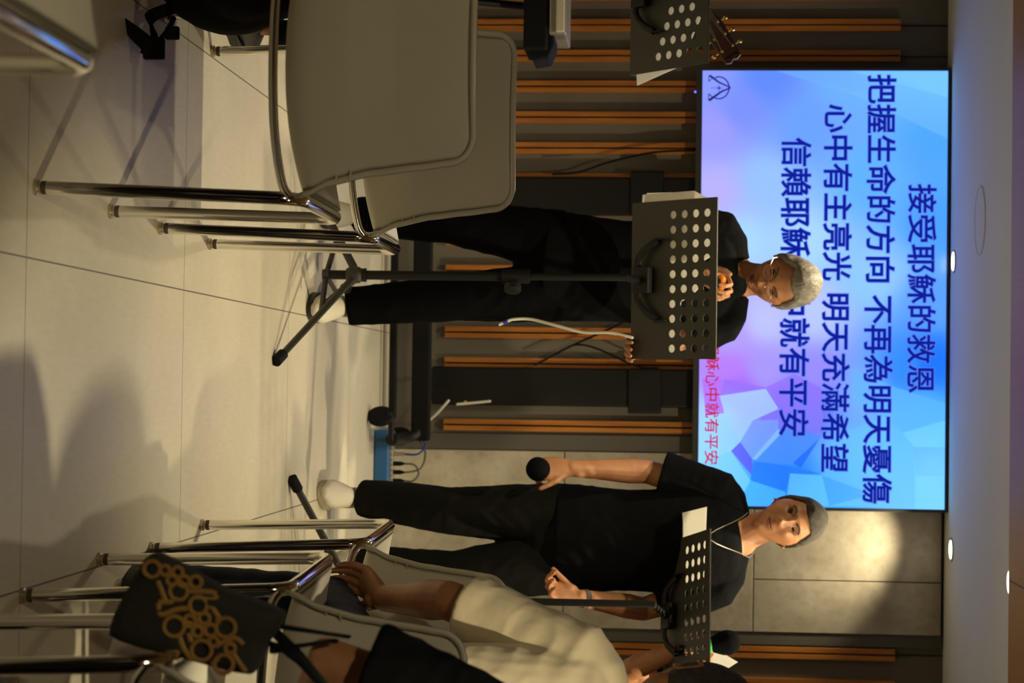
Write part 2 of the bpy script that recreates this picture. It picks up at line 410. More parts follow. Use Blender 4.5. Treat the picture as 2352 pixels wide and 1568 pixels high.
FAC = [(zr([(560, 38), (1700, 38), (1700, 480), (1090, 200)]), (110, 178, 255), .45), (zr([(1050, 38), (1700, 38), (1700, 210)]), (125, 190, 255), .5),
       (zq([(1080, 560), (1340, 670), (1695, 780), (1695, 900), (1410, 970), (1290, 870), (1100, 790)]), (85, 170, 255), .7), (zq([(1410, 975), (1695, 890), (1695, 1458), (1500, 1458), (1490, 1065)]), (110, 195, 255), .75),
       (zq([(1290, 870), (1410, 970), (1490, 1065), (1500, 1458), (1150, 1458), (890, 1260), (1010, 990)]), (95, 180, 255), .6), (zq([(1490, 1065), (1695, 1065), (1695, 1250), (1500, 1250)]), (90, 170, 255), .5),
       (zq([(95, 640), (215, 640), (240, 865), (120, 890)]), (165, 90, 235), .9), (zq([(210, 745), (240, 640), (515, 690), (700, 600), (880, 690), (905, 990), (600, 960)]), (125, 85, 248), .6),
       (zq([(210, 750), (515, 700), (600, 830), (430, 910), (350, 1050), (245, 860)]), (150, 195, 255), .9), (zq([(80, 890), (245, 862), (350, 1050), (290, 1110), (75, 1195)]), (140, 200, 255), .8),
       (zq([(75, 1195), (290, 1110), (420, 1300), (340, 1458), (75, 1458)]), (115, 195, 255), .8), (zq([(430, 910), (600, 900), (600, 960), (430, 1160), (350, 1050)]), (110, 145, 255), .85),
       (zq([(350, 1050), (430, 1160), (440, 1280), (290, 1110)]), (80, 70, 255), .9), (zq([(430, 1160), (600, 960), (890, 1000), (700, 1190)]), (60, 125, 255), .85),
       (zq([(430, 1160), (600, 960), (620, 990), (455, 1165)]), (140, 190, 255), .8), (zq([(700, 1180), (872, 1020), (750, 1215)]), (10, 90, 255), .9),
       (zq([(440, 1175), (660, 1200), (890, 1250), (680, 1250), (650, 1370), (420, 1300)]), (20, 105, 255), .95), (zq([(420, 1300), (650, 1370), (655, 1458), (340, 1458)]), (60, 165, 255), .8),
       (zq([(680, 1250), (890, 1260), (1150, 1350), (1150, 1458), (655, 1458)]), (90, 180, 255), .85), (zq([(890, 1260), (1150, 1350), (1150, 1400), (940, 1458)]), (60, 150, 255), .6)]
me = bpy.data.meshes.new('screen'); vs_, fs_, cs_ = [], [], []
NX, NY = 60, 100
for i in range(NX+1):
    for j in range(NY+1):
        x = XL+(XR-XL)*j/NY; z = ZB+(ZT-ZB)*i/NX; vs_.append(V((x, YT-.001, z)))
        cs_.append(slide_col(1610+i/NX*567, 163+j/NY*1002))
for i in range(NX):
    for j in range(NY): a = i*(NY+1)+j; fs_.append((a, a+1, a+NY+2, a+NY+1))
for k, (poly, rgb, al) in enumerate(FAC):
    cx = sum(p[0] for p in poly)/len(poly); cy = sum(p[1] for p in poly)/len(poly); n = len(poly); o = len(vs_)
    pts = []
    for (X, Y) in poly+[(cx, cy)]:
        j = min(max((Y-163)/1002, 0), 1); i = min(max((X-1606)/567, 0), 1)
        vs_.append(V((XL+(XR-XL)*j, YT-.0012-.0001*k, ZB+(ZT-ZB)*i)))
        b0 = slide_col(X, Y); cs_.append([b0[q]*(1-al*.8)+rgb[q]*al*.8 for q in range(3)])
    for q in range(n): fs_.append((o+q, o+(q+1) % n, o+n))
me.from_pydata([p-V(tv.location) for p in vs_], [], fs_)
at = me.color_attributes.new('slide', 'FLOAT_COLOR', 'POINT')
for i, c in enumerate(cs_): at.data[i].color = srgb(*[min(255, max(0, q)) for q in c])
m = bpy.data.materials.new('slide'); m.use_nodes = True; t = NT(m); b = t.n['Principled BSDF']; b.inputs['Base Color'].default_value = (.01, .01, .01, 1); b.inputs['Roughness'].default_value = .3
a = t.new('ShaderNodeAttribute'); a.attribute_name = 'slide'; t.l.new(a.outputs['Color'], b.inputs['Emission Color']); b.inputs['Emission Strength'].default_value = 1.3
me.materials.append(m); so = bpy.data.objects.new('screen', me); COL.objects.link(so); so.parent = tv
DG = bpy.context.evaluated_depsgraph_get()
M_TXT = emis('lyric_blue', (.005, .012, .32), 1.0); M_RED = emis('lyric_red', (.55, .02, .05), 1.0); M_LOGO = emis('logo_ink', (.01, .015, .10), 1.0)
def text_mesh(s, bold=0, font=None):
    c = bpy.data.curves.new('t', 'FONT'); c.body = s; c.bevel_depth = bold; c.bevel_resolution = 1; c.resolution_u = 3
    o = bpy.data.objects.new('t', c); COL.objects.link(o); dg = bpy.context.evaluated_depsgraph_get(); dg.update()
    me = bpy.data.meshes.new_from_object(o.evaluated_get(dg)); bpy.data.objects.remove(o); return me
def place_text(s, Y0, Y1, X0, X1, m, name, bold, dy=.005):
    me = text_mesh(s, bold)
    xs_ = [v.co.x for v in me.vertices]; ys_ = [v.co.y for v in me.vertices]; x0, x1, y0, y1 = min(xs_), max(xs_), min(ys_), max(ys_)
    for v in me.vertices:
        j = (Y0+(v.co.x-x0)/(x1-x0)*(Y1-Y0)-163)/1002; i = (X0+(v.co.y-y0)/(y1-y0)*(X1-X0)-1608)/567
        v.co = V((XL+(XR-XL)*j, YT-dy, ZB+(ZT-ZB)*i))-V(tv.location)
    me.materials.clear(); me.materials.append(m); o = bpy.data.objects.new(name, me); COL.objects.link(o); o.parent = so; return o
M_HALO = emis('lyric_halo', (.11, .22, .85), .95)
for s, Y0, Y1, X0, X1, halo in (('接受耶穌的救恩', 423, 900, 2086, 2151, 1), ('把握生命的方向', 172, 648, 1990, 2057, 1), ('不再為明天憂傷', 678, 1153, 1987, 2054, 1), ('心中有主亮光', 241, 645, 1891, 1957, 1),
                   ('明天充滿希望', 676, 1083, 1890, 1955, 1), ('信賴耶穌心中就有平安', 318, 1003, 1793, 1862, 1)):
    o = place_text(s, Y0, Y1, X0, X1, M_TXT, 'lyric_text', .013, .0055)
    h = place_text(s, Y0-2, Y1+2, X0-2, X1+2, M_HALO, 'lyric_outline', .033, .0045)
place_text('信賴耶穌心中就有平安', 712, 1071, 1622, 1655, M_RED, 'red_lyric_text', .012, .005)
lg = MB()
def lz(x, y): return (1600+x/10.456, 150+y/10.456)
def SP(X, Y, dy=.005): return V((XL+(XR-XL)*(Y-163)/1002, YT-dy, ZB+(ZT-ZB)*(X-1610)/567))
def stroke(pts, w0, w1=None, m_=lg):
    w1 = w0 if w1 is None else w1; n = len(pts)
    for i in range(n-1):
        a = SP(*lz(*pts[i])); b2 = SP(*lz(*pts[i+1])); d = (b2-a).normalized(); p = V((-d.z, 0, d.x))
        wa = (w0+(w1-w0)*i/(n-1))*.00017; wb = (w0+(w1-w0)*(i+1)/(n-1))*.00017
        m_.add([a-p*wa, a+p*wa, b2+p*wb, b2-p*wb], [(0, 1, 2, 3)])
stroke([(275, 255), (500, 420), (790, 550)], 28, 14); stroke([(790, 550), (560, 650), (270, 860)], 16, 30)
stroke([(255, 250), (255, 400), (350, 320)], 10); stroke([(255, 700), (255, 870)], 10); stroke([(255, 700), (350, 780)], 12)
stroke([(500+250*cos(a), 555+265*sin(a)) for a in [(-1.95+3.9*k/30) for k in range(31)]], 16)
for a in range(8):
    q = a*pi/4; r_ = 95 if a % 2 == 0 else 60
    stroke([(505, 560), (505+r_*cos(q), 560+r_*sin(q))], 8, 3)
stroke([(300, 560), (600, 560)], 5, 7)
lg.build('logo', M_LOGO, so, smooth=False)

# ---------------------------------------------------------------- rolling screen cart
cart = thing('screen_cart', 'black rolling stand with two wide uprights under the large screen', 'stand', (-.40, 8.2, 0))
for x in (-.797, -.013):
    MB().box((x, 8.372, 1.02), (.157, .035, 1.68)).box((x+(.012 if x > -.4 else -.012), 8.360, 1.055), (.185, .045, .135)).build('upright', 'black', cart, smooth=False, bevel=.008)
MB().box((-.405, 8.366, 1.72), (.95, .026, .30)).build('screen_bracket', 'black', cart, smooth=False)
MB().box((-.40, 8.13, .165), (1.22, .05, .075)).build('cross_rail', 'blackm', cart, smooth=False, bevel=.01)
MB().box((-.40, 8.20, .04), (1.05, .03, .03)).build('lower_rail', 'black', cart, smooth=False, bevel=.006)
for sx in (-1, 1):
    x = -.40+sx*.60
    MB().tube(bez([(x-sx*.07, 8.13, .165), (x-.02*sx, 8.12, .15), (x, 8.05, .11), (x, 7.82, .09)], 6), .024, 10).tube(bez([(x-sx*.07, 8.13, .165), (x-.02*sx, 8.15, .15), (x, 8.2, .11), (x, 8.36, .09)], 6), .022, 10).build('foot_arm', 'black', cart)
    for yy in (7.80, 8.34):
        xc = x-(.09 if sx > 0 else -.09) if yy < 8 else x
        cw = MB().lathe((xc-.012, yy-.008, .050), (1, .8, 0), [(0, .034), (.004, .049), (.026, .049), (.030, .034)], 24).build('caster', 'blackm', cart)
        MB().box((xc, yy+.01, .085), (.035, .05, .022)).build('caster_fork', 'black', cw, smooth=False, bevel=.004)
    MB().box((x-.045*sx, 7.81, .09), (.10, .03, .02)).build('foot_bar', 'black', cart, smooth=False, bevel=.004)
def cable(name, label, pts, r, m, extra=None):
    pts = bez(pts, 10); mb = MB().tube(pts, r, 8, round_=True)
    return tag(mb.build(name, m), label, 'cable')
cable('white_wall_cable', 'white cable slanting down from the cart upright to the blue box', [P(1030, 920, 8.2), P(985, 965, 8.2), P(900, 1018, 8.2), P(893, 1022, 8.1)], .006, 'cable')
o = cable('short_white_cable', 'short white cable end with yellow tape sticking out from the cart upright', [P(1125, 921, 8.2), P(1085, 925, 8.19), P(1050, 928, 8.18)], .0055, 'cable')
MB().lathe(P(1072, 924, 8.195), (0, 0, -1), [(0, .0075), (.01, .0075)], 12).build('tape', 'yellow', o)
cable('black_power_cable', 'thin black cable looping over the wooden battens behind the music stand', [P(1440, 735, 8.35), P(1400, 755, 8.35), P(1300, 800, 8.36), P(1230, 838, 8.35)], .0045, 'blackm')
cable('black_signal_cable', 'thin black cable sagging below the screen towards the cart upright', [P(1510, 845, 8.34), P(1460, 840, 8.35), P(1370, 800, 8.35), P(1320, 792, 8.36), P(1280, 812, 8.36)], .004, 'blackm')
cable('black_wall_cable', 'thin black cable curving across the battens left of the cart', [P(1600, 345, 8.36), P(1500, 350, 8.36), P(1400, 372, 8.36), P(1330, 395, 8.36), P(1270, 400, 8.36)], .0045, 'blackm')

# ---------------------------------------------------------------- blue stage box
sb = thing('stage_box', 'blue metal connector box with silver sockets on the floor by the stone wall', 'audio box', (.32, 8.05, 0))
bx0, bx1 = .165, .47
MB().box(((bx0+bx1)/2, 8.03, .030), (bx1-bx0, .13, .056)).build('housing', 'blue', sb, smooth=False, bevel=.006)
MB().box(((bx0+bx1)/2, 8.055, .062), (bx1-bx0-.01, .08, .01)).build('socket_panel', 'silver', sb, smooth=False, bevel=.002)
k_ = MB()
for i in range(14): k_.lathe((bx0+.015+i*.0205, 8.0, .058), (0, 0, 1), [(0, .005), (.012, .004)], 10)
k_.build('knob_row', 'silver', sb)
for i in range(3): MB().lathe((.30+i*.034, 8.06, .066), (0, 0, 1), [(0, .009), (.028, .009), (.045, .004)], 12).build('plug', 'blackm', sb)
MB().lathe((.262, 8.06, .066), (0, 0, 1), [(0, .008), (.045, .007)], 12).build('plug', 'silver', sb)
cable('grey_patch_cable', 'grey cable looped between two plugs of the blue box', [(.30, 8.06, .11), (.305, 8.07, .15), (.34, 8.08, .165), (.368, 8.06, .145), (.368, 8.06, .11)], .004, 'greyd')
cable('blue_patch_cable', 'blue cable curling from the blue box up to the cart', [(.262, 8.06, .11), (.262, 8.07, .16), (.235, 8.1, .185), (.20, 8.12, .175), (.16, 8.15, .15)], .004, 'cableb')
cable('dark_patch_cable', 'dark grey cable arching from the blue box behind the blue cable', [(.335, 8.06, .11), (.32, 8.09, .17), (.26, 8.13, .185), (.21, 8.15, .16), (.15, 8.2, .14)], .004, 'greyd')

# ---------------------------------------------------------------- chair
def make_chair():
    root = thing('chair', '', 'chair')
    hw, z0 = .243, .478
    for sx in (-1, 1):
        x = sx*hw; xt = sx*.256
        # leg, side rail, leg in one bent tube
        rear = [V((x, -.246, .022)), V((xt-.001*sx, -.20, .44)), V((xt, -.193, .466)), V((xt, -.172, z0)), V((xt, -.145, z0+.001)),
                V((xt, .19, z0+.004)), V((xt, .222, z0-.002)), V((xt, .240, .462)), V((xt-.002*sx, .246, .435)), V((x, .25, .022))]
        f = MB().tube(rear, .0125, 16).build('side_frame', 'chrome', root, angle=60)
        for p in (rear[0], rear[-1]):
            MB().lathe((p.x, p.y, 0), (0, 0, 1), [(0, .0145), (.007, .0145), (.008, .011), (.014, .0105)], 18).build('glide', 'glide', f)
            MB().lathe((p.x, p.y, .012), (0, 0, 1), [(0, .010), (.002, .0125), (.011, .0125), (.013, .0105)], 18).build('rubber_tip', 'rubber', f)
    MB().tube(bez([(-.252, -.20, .462), (-.225, -.205, .448), (-.13, -.21, .434), (0, -.212, .430), (.13, -.21, .434), (.225, -.205, .448), (.252, -.20, .462)], 6), .0085, 12).build('rear_crossbar', 'chrome', root)
    MB().tube(bez([(-.252, .17, .470), (-.2, .17, .445), (0, .17, .437), (.2, .17, .445), (.252, .17, .470)], 6), .0085, 12).build('front_crossbar', 'chrome', root)
    # one-piece shell
    NU, prof = 36, []
    keys = [(.290, .448), (.288, .468), (.268, .479), (.20, .482), (.10, .480), (0, .478), (-.10, .478), (-.165, .484), (-.205, .505), (-.228, .548), (-.245, .62), (-.262, .70), (-.277, .765), (-.285, .803)]
    P2 = bez([V((0, y, z)) for y, z in keys], 10); nv = len(P2)
    half = lerp_list([.226, .234, .240, .240, .238, .236, .236, .243, .240, .222, .206, .198, .191, .186], nv)
    rows = []
    for j, p in enumerate(P2):
        fj = j/(nv-1)*13; row = []
        for i in range(NU+1):
            u = -1+2*i/NU; hwj = half[j]
            # rounded top corners
            if fj > 12.0: pass
            zz = p.z; yy = p.y
            bowl = (.034 if fj < 9.5 else .034*max(0, (10.5-fj)))*(1-abs(u)**2.2)
            if fj < 7: zz -= bowl*min(1, fj/2.5)
            elif fj < 10.5:
                k = (fj-7)/3.5; zz -= bowl*(1-k); yy -= bowl*.5
            if fj >= 7: yy += .022*min(1, (fj-7)/3)*abs(u)**2.2
            row.append(V((u*hwj, yy, zz)))
        rows.append(row)
    # pull top row corners in for a rounded outline
    R = .035; ztop = rows[-1][0].z
    for j, row in enumerate(rows):
        for i, p in enumerate(row):
            if p.z > ztop-R:
                t_ = min(1, (p.z-(ztop-R))/R); lim = half[j]-R+R*sqrt(max(0, 1-t_*t_)); p.x *= lim/half[j]
    g = MB(); nu = NU+1
    allv = [p for r in rows for p in r]
    g.add(allv, [(j*nu+i, j*nu+i+1, (j+1)*nu+i+1, (j+1)*nu+i) for j in range(nv-1) for i in range(NU)])
    # rolled rim turned outwards (down under the seat, backwards behind the back)
    def nrm(j):
        a = rows[min(j+1, nv-1)][NU//2]-rows[max(j-1, 0)][NU//2]; n = V((0, -a.z, a.y)); n.normalize(); return -n if n.z > 0 and j < nv//2 else n
    rimd = []
    for j in range(nv):
        a = rows[min(j+1, nv-1)][NU//2]-rows[max(j-1, 0)][NU//2]; a.normalize(); n = V((0, a.z, -a.y))  # outward: down on the seat, back on the backrest
        fj = j/(nv-1)*13
        n = V((0, -abs(a.z) if fj > 6 else 0, -abs(a.y))) ; n.normalize(); rimd.append(n*.015)
    edge = [(j, 0) for j in range(nv)]+[(nv-1, i) for i in range(1, NU)]+[(j, NU) for j in reversed(range(nv))]
    base = [rows[j][i] for j, i in edge]; out = []
    for (j, i), p in zip(edge, base):
        sx = -1 if i == 0 else (1 if i == NU else 0); up = 1 if j == nv-1 else 0
        cx = abs(p.x)/max(half[j], .01)
        if j == nv-1: sx = (p.x/abs(p.x) if abs(p.x) > 1e-4 else 0)*max(0, (cx-.72)/.28)
        elif j > nv-12: up = max(0, 1-(ztop-p.z)/R)
        n_ = V((sx, 0, up)); n_ = n_.normalized() if n_.length > 1e-6 else n_
        out.append([p+rimd[j]*.35+n_*.0015, p+rimd[j]*.8+n_*.004, p+rimd[j]+n_*.012])
    K = len(base); o = len(g.v); g.v += base
    for q in range(3): g.v += [out[k][q] for k in range(K)]
    for q in range(3):
        for k in range(K-1): a = o+q*K+k; g.f.append((a, a+1, a+K+1, a+K))
    sh = g.build('seat_shell', 'shell', root, solid=.0055, angle=60)
    wl = sh.modifiers.new('w', 'WELD'); wl.merge_threshold = .0002
    sh.modifiers.move(1, 0)
    # small gussets inside the rolled edge
    for sx in (-1, 1):
        for (y, z) in ((-.222, .520), (-.234, .548), (-.240, .575)):
            p = V((sx*(.238-(z-.52)*.28), y+.016, z))
            MB().add([p, p+V((-sx*.020, 0, .003)), p+V((0, -.014, .002)), p+V((0, 0, .004)), p+V((-sx*.019, .001, .006)), p+V((0, -.0135, .005))],
                   [(0, 1, 2), (3, 5, 4), (0, 2, 5, 3), (1, 4, 5, 2), (0, 3, 4, 1)]).build('gusset', 'shell', root, smooth=False)
    # moulded finger recess across the lower back
    return root
proto = make_chair()
CH_ = [(-.600, 3.89, 0, 'empty off-white chair with chrome legs, the nearer of the two left of the aisle', 'L1'),
       (-.598, 4.798, 0, 'empty off-white chair with chrome legs, the farther of the two left of the aisle', 'L2'),
       (-1.18, 4.80, 0, 'off-white chair cut off by the picture edge, only chrome leg of it showing', 'L2b'),
       (-.629, 2.10, 0, 'very near blurred white chair, only its seat corner and chrome frame showing', 'Lm1'),
       (.613, 3.867, .05, 'off-white plastic chair with chrome legs carrying the man in the cream shirt', 'R2'),
       (.600, 4.779, .04, 'empty off-white plastic chair with chrome legs in front of the man in the cream shirt', 'R1'),
       (.628, 2.92, .02, 'off-white plastic chair under the dark patterned shoulder bag', 'R0')]
chairs = {}
for i, (x, y, r, lab, key) in enumerate(CH_):
    c = proto if i == 0 else copy_tree(proto)
    c.location = (x, y, 0); c.rotation_euler.z = r; c['label'] = lab; c['category'] = 'chair'; c['group'] = 'plastic chairs in rows'
    chairs[key] = c

# ---------------------------------------------------------------- music stands
def plate(center, yaw, tilt, W, H, cols, name, parent, m='blackp'):
    """cols: list of (u, [v, ...]) hole centres, metres from the plate centre"""
    u = V((cos(yaw), sin(yaw), 0)); n = V((-sin(yaw), cos(yaw), 0)); v = V((0, 0, 1))*cos(tilt)-n*sin(tilt)
    fn = u.cross(v)
    c = V(center); mb = MB(); r = .0128; hw = .0165
    def add(poly): mb.add([c+u*a+v*b_ for a, b_ in poly], [tuple(range(len(poly)))])
    xcuts = [-W/2]
    for uc, _ in cols: xcuts += [uc-hw, uc+hw]
    xcuts.append(W/2)
    for i in range(0, len(xcuts), 2): add([(xcuts[i], -H/2), (xcuts[i+1], -H/2), (xcuts[i+1], H/2), (xcuts[i], H/2)])
    for uc, vsn in cols:
        y0 = -H/2
        for vc in sorted(vsn):
            add([(uc-hw, y0), (uc+hw, y0), (uc+hw, vc-hw), (uc-hw, vc-hw)]); y0 = vc+hw
            N = 24; ci = [(uc+r*cos(2*pi*k/N), vc+r*sin(2*pi*k/N)) for k in range(N)]
            sq = []
            for k in range(N):
                a = 2*pi*k/N; s_ = hw/max(abs(cos(a)), abs(sin(a))); sq.append((uc+s_*cos(a), vc+s_*sin(a)))
            for k in range(N): add([ci[k], sq[k], sq[(k+1) % N], ci[(k+1) % N]])
        add([(uc-hw, y0), (uc+hw, y0), (uc+hw, H/2), (uc-hw, H/2)])
    # rolled edges and the lower shelf lip towards the player
    o = mb.build(name, m, parent, smooth=False, solid=.0016)
    lip = MB()
    for a, b_, c_, d_ in ((-W/2, W/2, -H/2, 0), (-W/2, W/2, H/2, 1)):
        p0 = c+u*a+v*c_; p1 = c+u*b_+v*c_; dpt = (-fn)*(.045 if d_ == 0 else .004)
        lip.add([p0, p1, p1+dpt, p0+dpt, p0+v*.0018, p1+v*.0018, p1+dpt+v*.0018, p0+dpt+v*.0018], [(0, 1, 2, 3), (7, 6, 5, 4), (0, 4, 5, 1), (1, 5, 6, 2), (2, 6, 7, 3), (3, 7, 4, 0)])
    lip.build('shelf_lip', m, parent, smooth=False)
    return c, u, v, fn, o
def music_stand(label, center, yaw, tilt, cols, base, feet, hub_z, W=.5, H=.35, group='black folding music stands'):
    root = thing('music_stand', label, 'music stand', (base[0], base[1], 0), group)
    c, u, v, fn, dk = plate(center, yaw, tilt, W, H, cols, 'desk', root)
    top = c-v*.085+fn*.035
    bx, by = base
    # support arms on the back of the desk
    for sx in (-1, 1):
        arm = bez([c-v*.125+fn*.022+u*sx*.015, c-v*.125+fn*.026+u*sx*.06, c-v*.10+fn*.024+u*sx*.095, c-v*.055+fn*.012+u*sx*.125], 6)
        MB().tube(arm, [(.013, .008)]*len(arm), 10, ref=v).build('support_arm', 'black', root)
        MB().box(c-v*.04+fn*.006+u*sx*.128, (.003, .05, .035), Matrix((u, v, fn)).transposed()).build('hook', 'black', root, smooth=False)
    MB().box(c-v*.11+fn*.02, (.085, .065, .026), Matrix((u, v, fn)).transposed()).build('tilt_bracket', 'black', root, smooth=False, bevel=.004)
    topz = (c-v*.125+fn*.02)
    j = V((bx, by, hub_z+.5)); 
    MB().tube([V((bx, by, hub_z-.11)), V((bx, by, hub_z+.52))], .0145, 18).build('lower_pole', 'black', root)
    MB().tube([V((bx, by, hub_z+.45)), V((bx, by, topz.z-.04)), topz], .0115, 18).build('upper_pole', 'black', root)
    MB().lathe((bx, by, hub_z+.44), (0, 0, 1), [(0, .022), (.085, .022)], 20).build('height_collar', 'black', root)
    kn = MB().lathe((bx+.018, by-.012, hub_z+.475), (1, -.5, 0), [(0, .007), (.012, .008), (.014, .026), (.03, .026), (.032, .020)], 20).build('clamp_knob', 'black', root)
    MB().lathe((bx, by, hub_z+.0), (0, 0, 1), [(0, .021), (.012, .022)], 20).build('pole_ring', 'black', root)
    MB().lathe((bx, by, hub_z-.05), (0, 0, 1), [(0, .020), (.012, .026), (.04, .026), (.052, .018)], 20).build('hub', 'blackp', root)
    MB().lathe((bx, by, hub_z-.125), (0, 0, 1), [(0, .018), (.02, .018)], 20).build('lower_hub', 'blackp', root)
    MB().lathe((bx+.03, by-.03, hub_z-.045), (1, -1, 0), [(0, .006), (.015, .006), (.016, .018), (.026, .018)], 14).build('leg_knob', 'black', root)
    for (fx, fy) in feet:
        a = V((bx, by, hub_z-.03)); f_ = V((fx, fy, .012)); d = (f_-a); a2 = a+V((d.x, d.y, 0)).normalized()*.03
        L = MB().tube([a2, f_], [(.013, .0075), (.012, .007)], 12, ref=(0, 0, 1)).build('leg', 'blackp', root)
        dd = (f_-a2).normalized(); MB().tube([f_-dd*.045, f_-dd*.04, f_+dd*.006], [.013, .0165, .0165], 14, round_=False).build('rubber_foot', 'blackm', L)
        mid = a2.lerp(f_, .42)
        MB().tube([V((bx, by, hub_z-.115)), mid], [(.009, .003)]*2, 8, ref=(0, 0, 1)).build('leg_brace', 'blackp', root)
    return root, c, u, v, fn
C1 = V((-.352, 6.426, 1.165))
uc1 = [(-.2035+.0467*k) for k in range(10)]
cols1 = [(a, [-.002+.0465*r for r in range(4)]) for a in uc1]
st1, c1, u1, v1, f1 = music_stand('black music stand with a perforated desk in front of the grey-haired singer', C1, 0, .715, cols1, (-.352, 6.33), [(-.075, 5.90), (-.24, 6.42+.10), (-.62, 6.52)], .195)
C2 = V((.71, 6.60, 1.222))
st2, c2, u2, v2, f2 = music_stand('black perforated music stand seen edge-on in front of the man with the watch', C2, -.22, 1.17, cols1, (.665, 6.42), [(.283, 6.18), (.92, 6.16), (.74, 6.80)], .195)
C3 = V((-1.26, 6.40, 1.13+.012)); 
cols3 = [(.205-.046*k, [v for v in [-.045+.0185*k+.0465*r for r in range(5)] if v < .150]) for k in reversed(range(9))]
st3, c3, u3, v3, f3 = music_stand('black perforated music stand at the upper left edge beside the guitar headstock', C3, 0, .80, cols3, (-1.28, 6.31), [(-1.50, 5.95), (-1.0, 6.25+.2), (-1.55, 6.6)], .195)
st2['label'] = 'black perforated music stand seen edge-on in front of the man with the watch'
def sheets(label, c, u, v, fn, corners, th=.002):
    mb = MB()
    for k, cs in enumerate(corners):
        mb.prism([c+u*a+v*b_-fn*(.003+.003*k) for a, b_ in cs], -fn, th)
    return tag(mb.build('sheet_music', 'paper', smooth=False), label, 'paper')
sheets('white song sheets resting on the desk of the centre music stand', c1, u1, v1, f1, [[(-.275, -.135), (.235, -.168), (.235, .02), (.07, .03), (.055, .072), (.02, .112), (-.055, .122), (-.075, .168), (-.235, .165), (-.275, .08)], [(-.280, -.12), (-.06, -.16), (-.055, .07), (-.272, .085)]])
sheets('white sheet on the edge-on music stand beside the man with the watch', c2, u2, v2, f2, [[(-.335, -.10), (-.09, -.14), (-.09, .12), (-.325, .14)]])
sheets('white sheet poking out of the upper left music stand', c3, u3, v3, f3, [[(.02, -.17), (.285, -.145), (.245, .05), (.06, .165), (-.13, .165), (-.2, -.17)]])

# ---------------------------------------------------------------- microphones
def microphone(label, ball, tail, rb, ring=None, foam=True):
    ball = V(ball); tail = V(tail); d = (tail-ball).normalized(); L = (tail-ball).length
    root = thing('microphone', label, 'microphone', ball, 'handheld microphones')
    MB().lathe(ball-d*rb, d, [(0, .002), (rb*.06, rb*.34), (rb*.22, rb*.63), (rb*.5, rb*.87), (rb, rb), (rb*1.5, rb*.93), (rb*2.0, rb*.72), (rb*2.25, rb*.62)], 28).build('windscreen' if foam else 'grille', 'foam', root)
    MB().tube([ball+d*rb*1.1, tail], [.017, .0115], 18).build('handle', 'black', root)
    if ring: MB().lathe(ball+d*(rb*1.25+.004), d, [(0, .024), (.004, .028), (.013, .028), (.017, .024)], 8).build('colour_ring', ring, root)
    return root

# ---------------------------------------------------------------- people
def face_def(p, o):
    x, y, z = p
    t = min(1, max(0, (-z-.005)/.11))
    x *= 1-.36*t**1.6
    if y < 0: y *= 1-.38*t
    if z > .02 and y > 0: x *= 1-.05*min(1, y/.09)
    if y > 0:
        y = .098*(y/.098)**.82 if y < .098 else y
        def g(x0, z0, sx, sz, a): return a*exp(-((abs(x)-x0)/sx)**2-((z-z0)/sz)**2)
        f = min(1, y/.05)
        dy = g(0, -.002, .009, .026, .010)+g(0, -.026, .0125, .012, .020)+g(.012, -.031, .008, .008, .008)
        dy -= g(.032, .010, .017, .011, .011); dy += g(.030, .031, .020, .008, .005)
        dy += g(.042, -.022, .018, .016, .006)
        dy += g(0, -.056, .024, .007, .006)+g(0, -.067, .018, .006, .006)-g(0, -.0615, .026, .0025, .005)
        dy -= g(0, -.079, .02, .006, .003); dy += g(0, -.100, .022, .014, .010); dy -= g(.030, -.055, .010, .03, .003)
        y += dy*f
    return V((x, y, z))
def head_grid(nu=120, nv=90):
    g = []
    for j in range(nv+1):
        th = pi*j/nv; row = []
        for i in range(nu):
            ph = 2*pi*i/nu; d = V((sin(th)*sin(ph), sin(th)*cos(ph), cos(th)))
            row.append(face_def((.0775*d.x, .098*d.y, .120*d.z), d))
        g.append(row)
    return g
HG = head_grid()
def head_frame(fwd, up):
    f = V(fwd).normalized(); u = V(up); u = (u-f*u.dot(f)).normalized(); x = f.cross(u)  # person's right is +x here
    return Matrix((x, f, u)).transposed()
def add_head(mb, c, R, s=1):
    nu = len(HG[0]); nv = len(HG)-1; vs = []; fs = []
    for row in HG[1:-1]: vs += [V(c)+R @ (p*s) for p in row]
    n = nv-1
    for j in range(n-1):
        for i in range(nu): a = j*nu+i; b_ = j*nu+(i+1) % nu; fs.append((a, b_, b_+nu, a+nu))
    fs.append(tuple(reversed(range(nu)))); fs.append(tuple((n-1)*nu+i for i in range(nu)))
    mb.add(vs, fs)
    for sx in (-1, 1):   # ears
        ec = V(c)+R @ (V((sx*.076, -.008, -.008))*s)
        Re = R @ Matrix.Rotation(sx*-.35, 3, 'Z') @ Matrix.Rotation(-.15, 3, 'X')
        pts = []
        for k in range(13):
            a = -2.2+4.4*k/12; pts.append(ec+Re @ V((sx*.006+sx*.004*cos(a), -.013*cos(a)*s, (.027+.003*cos(a))*sin(a)*s)))
        mb.tube(pts, [.0045]*13, 8, round_=True); mb.ell(ec+Re @ V((0, .002, 0)), (.004*s, .013*s, .024*s), Re, 12, 8)
        mb.ell(ec+Re @ V((sx*.003, .008, -.024)), (.005, .007, .008), Re, 10, 8)
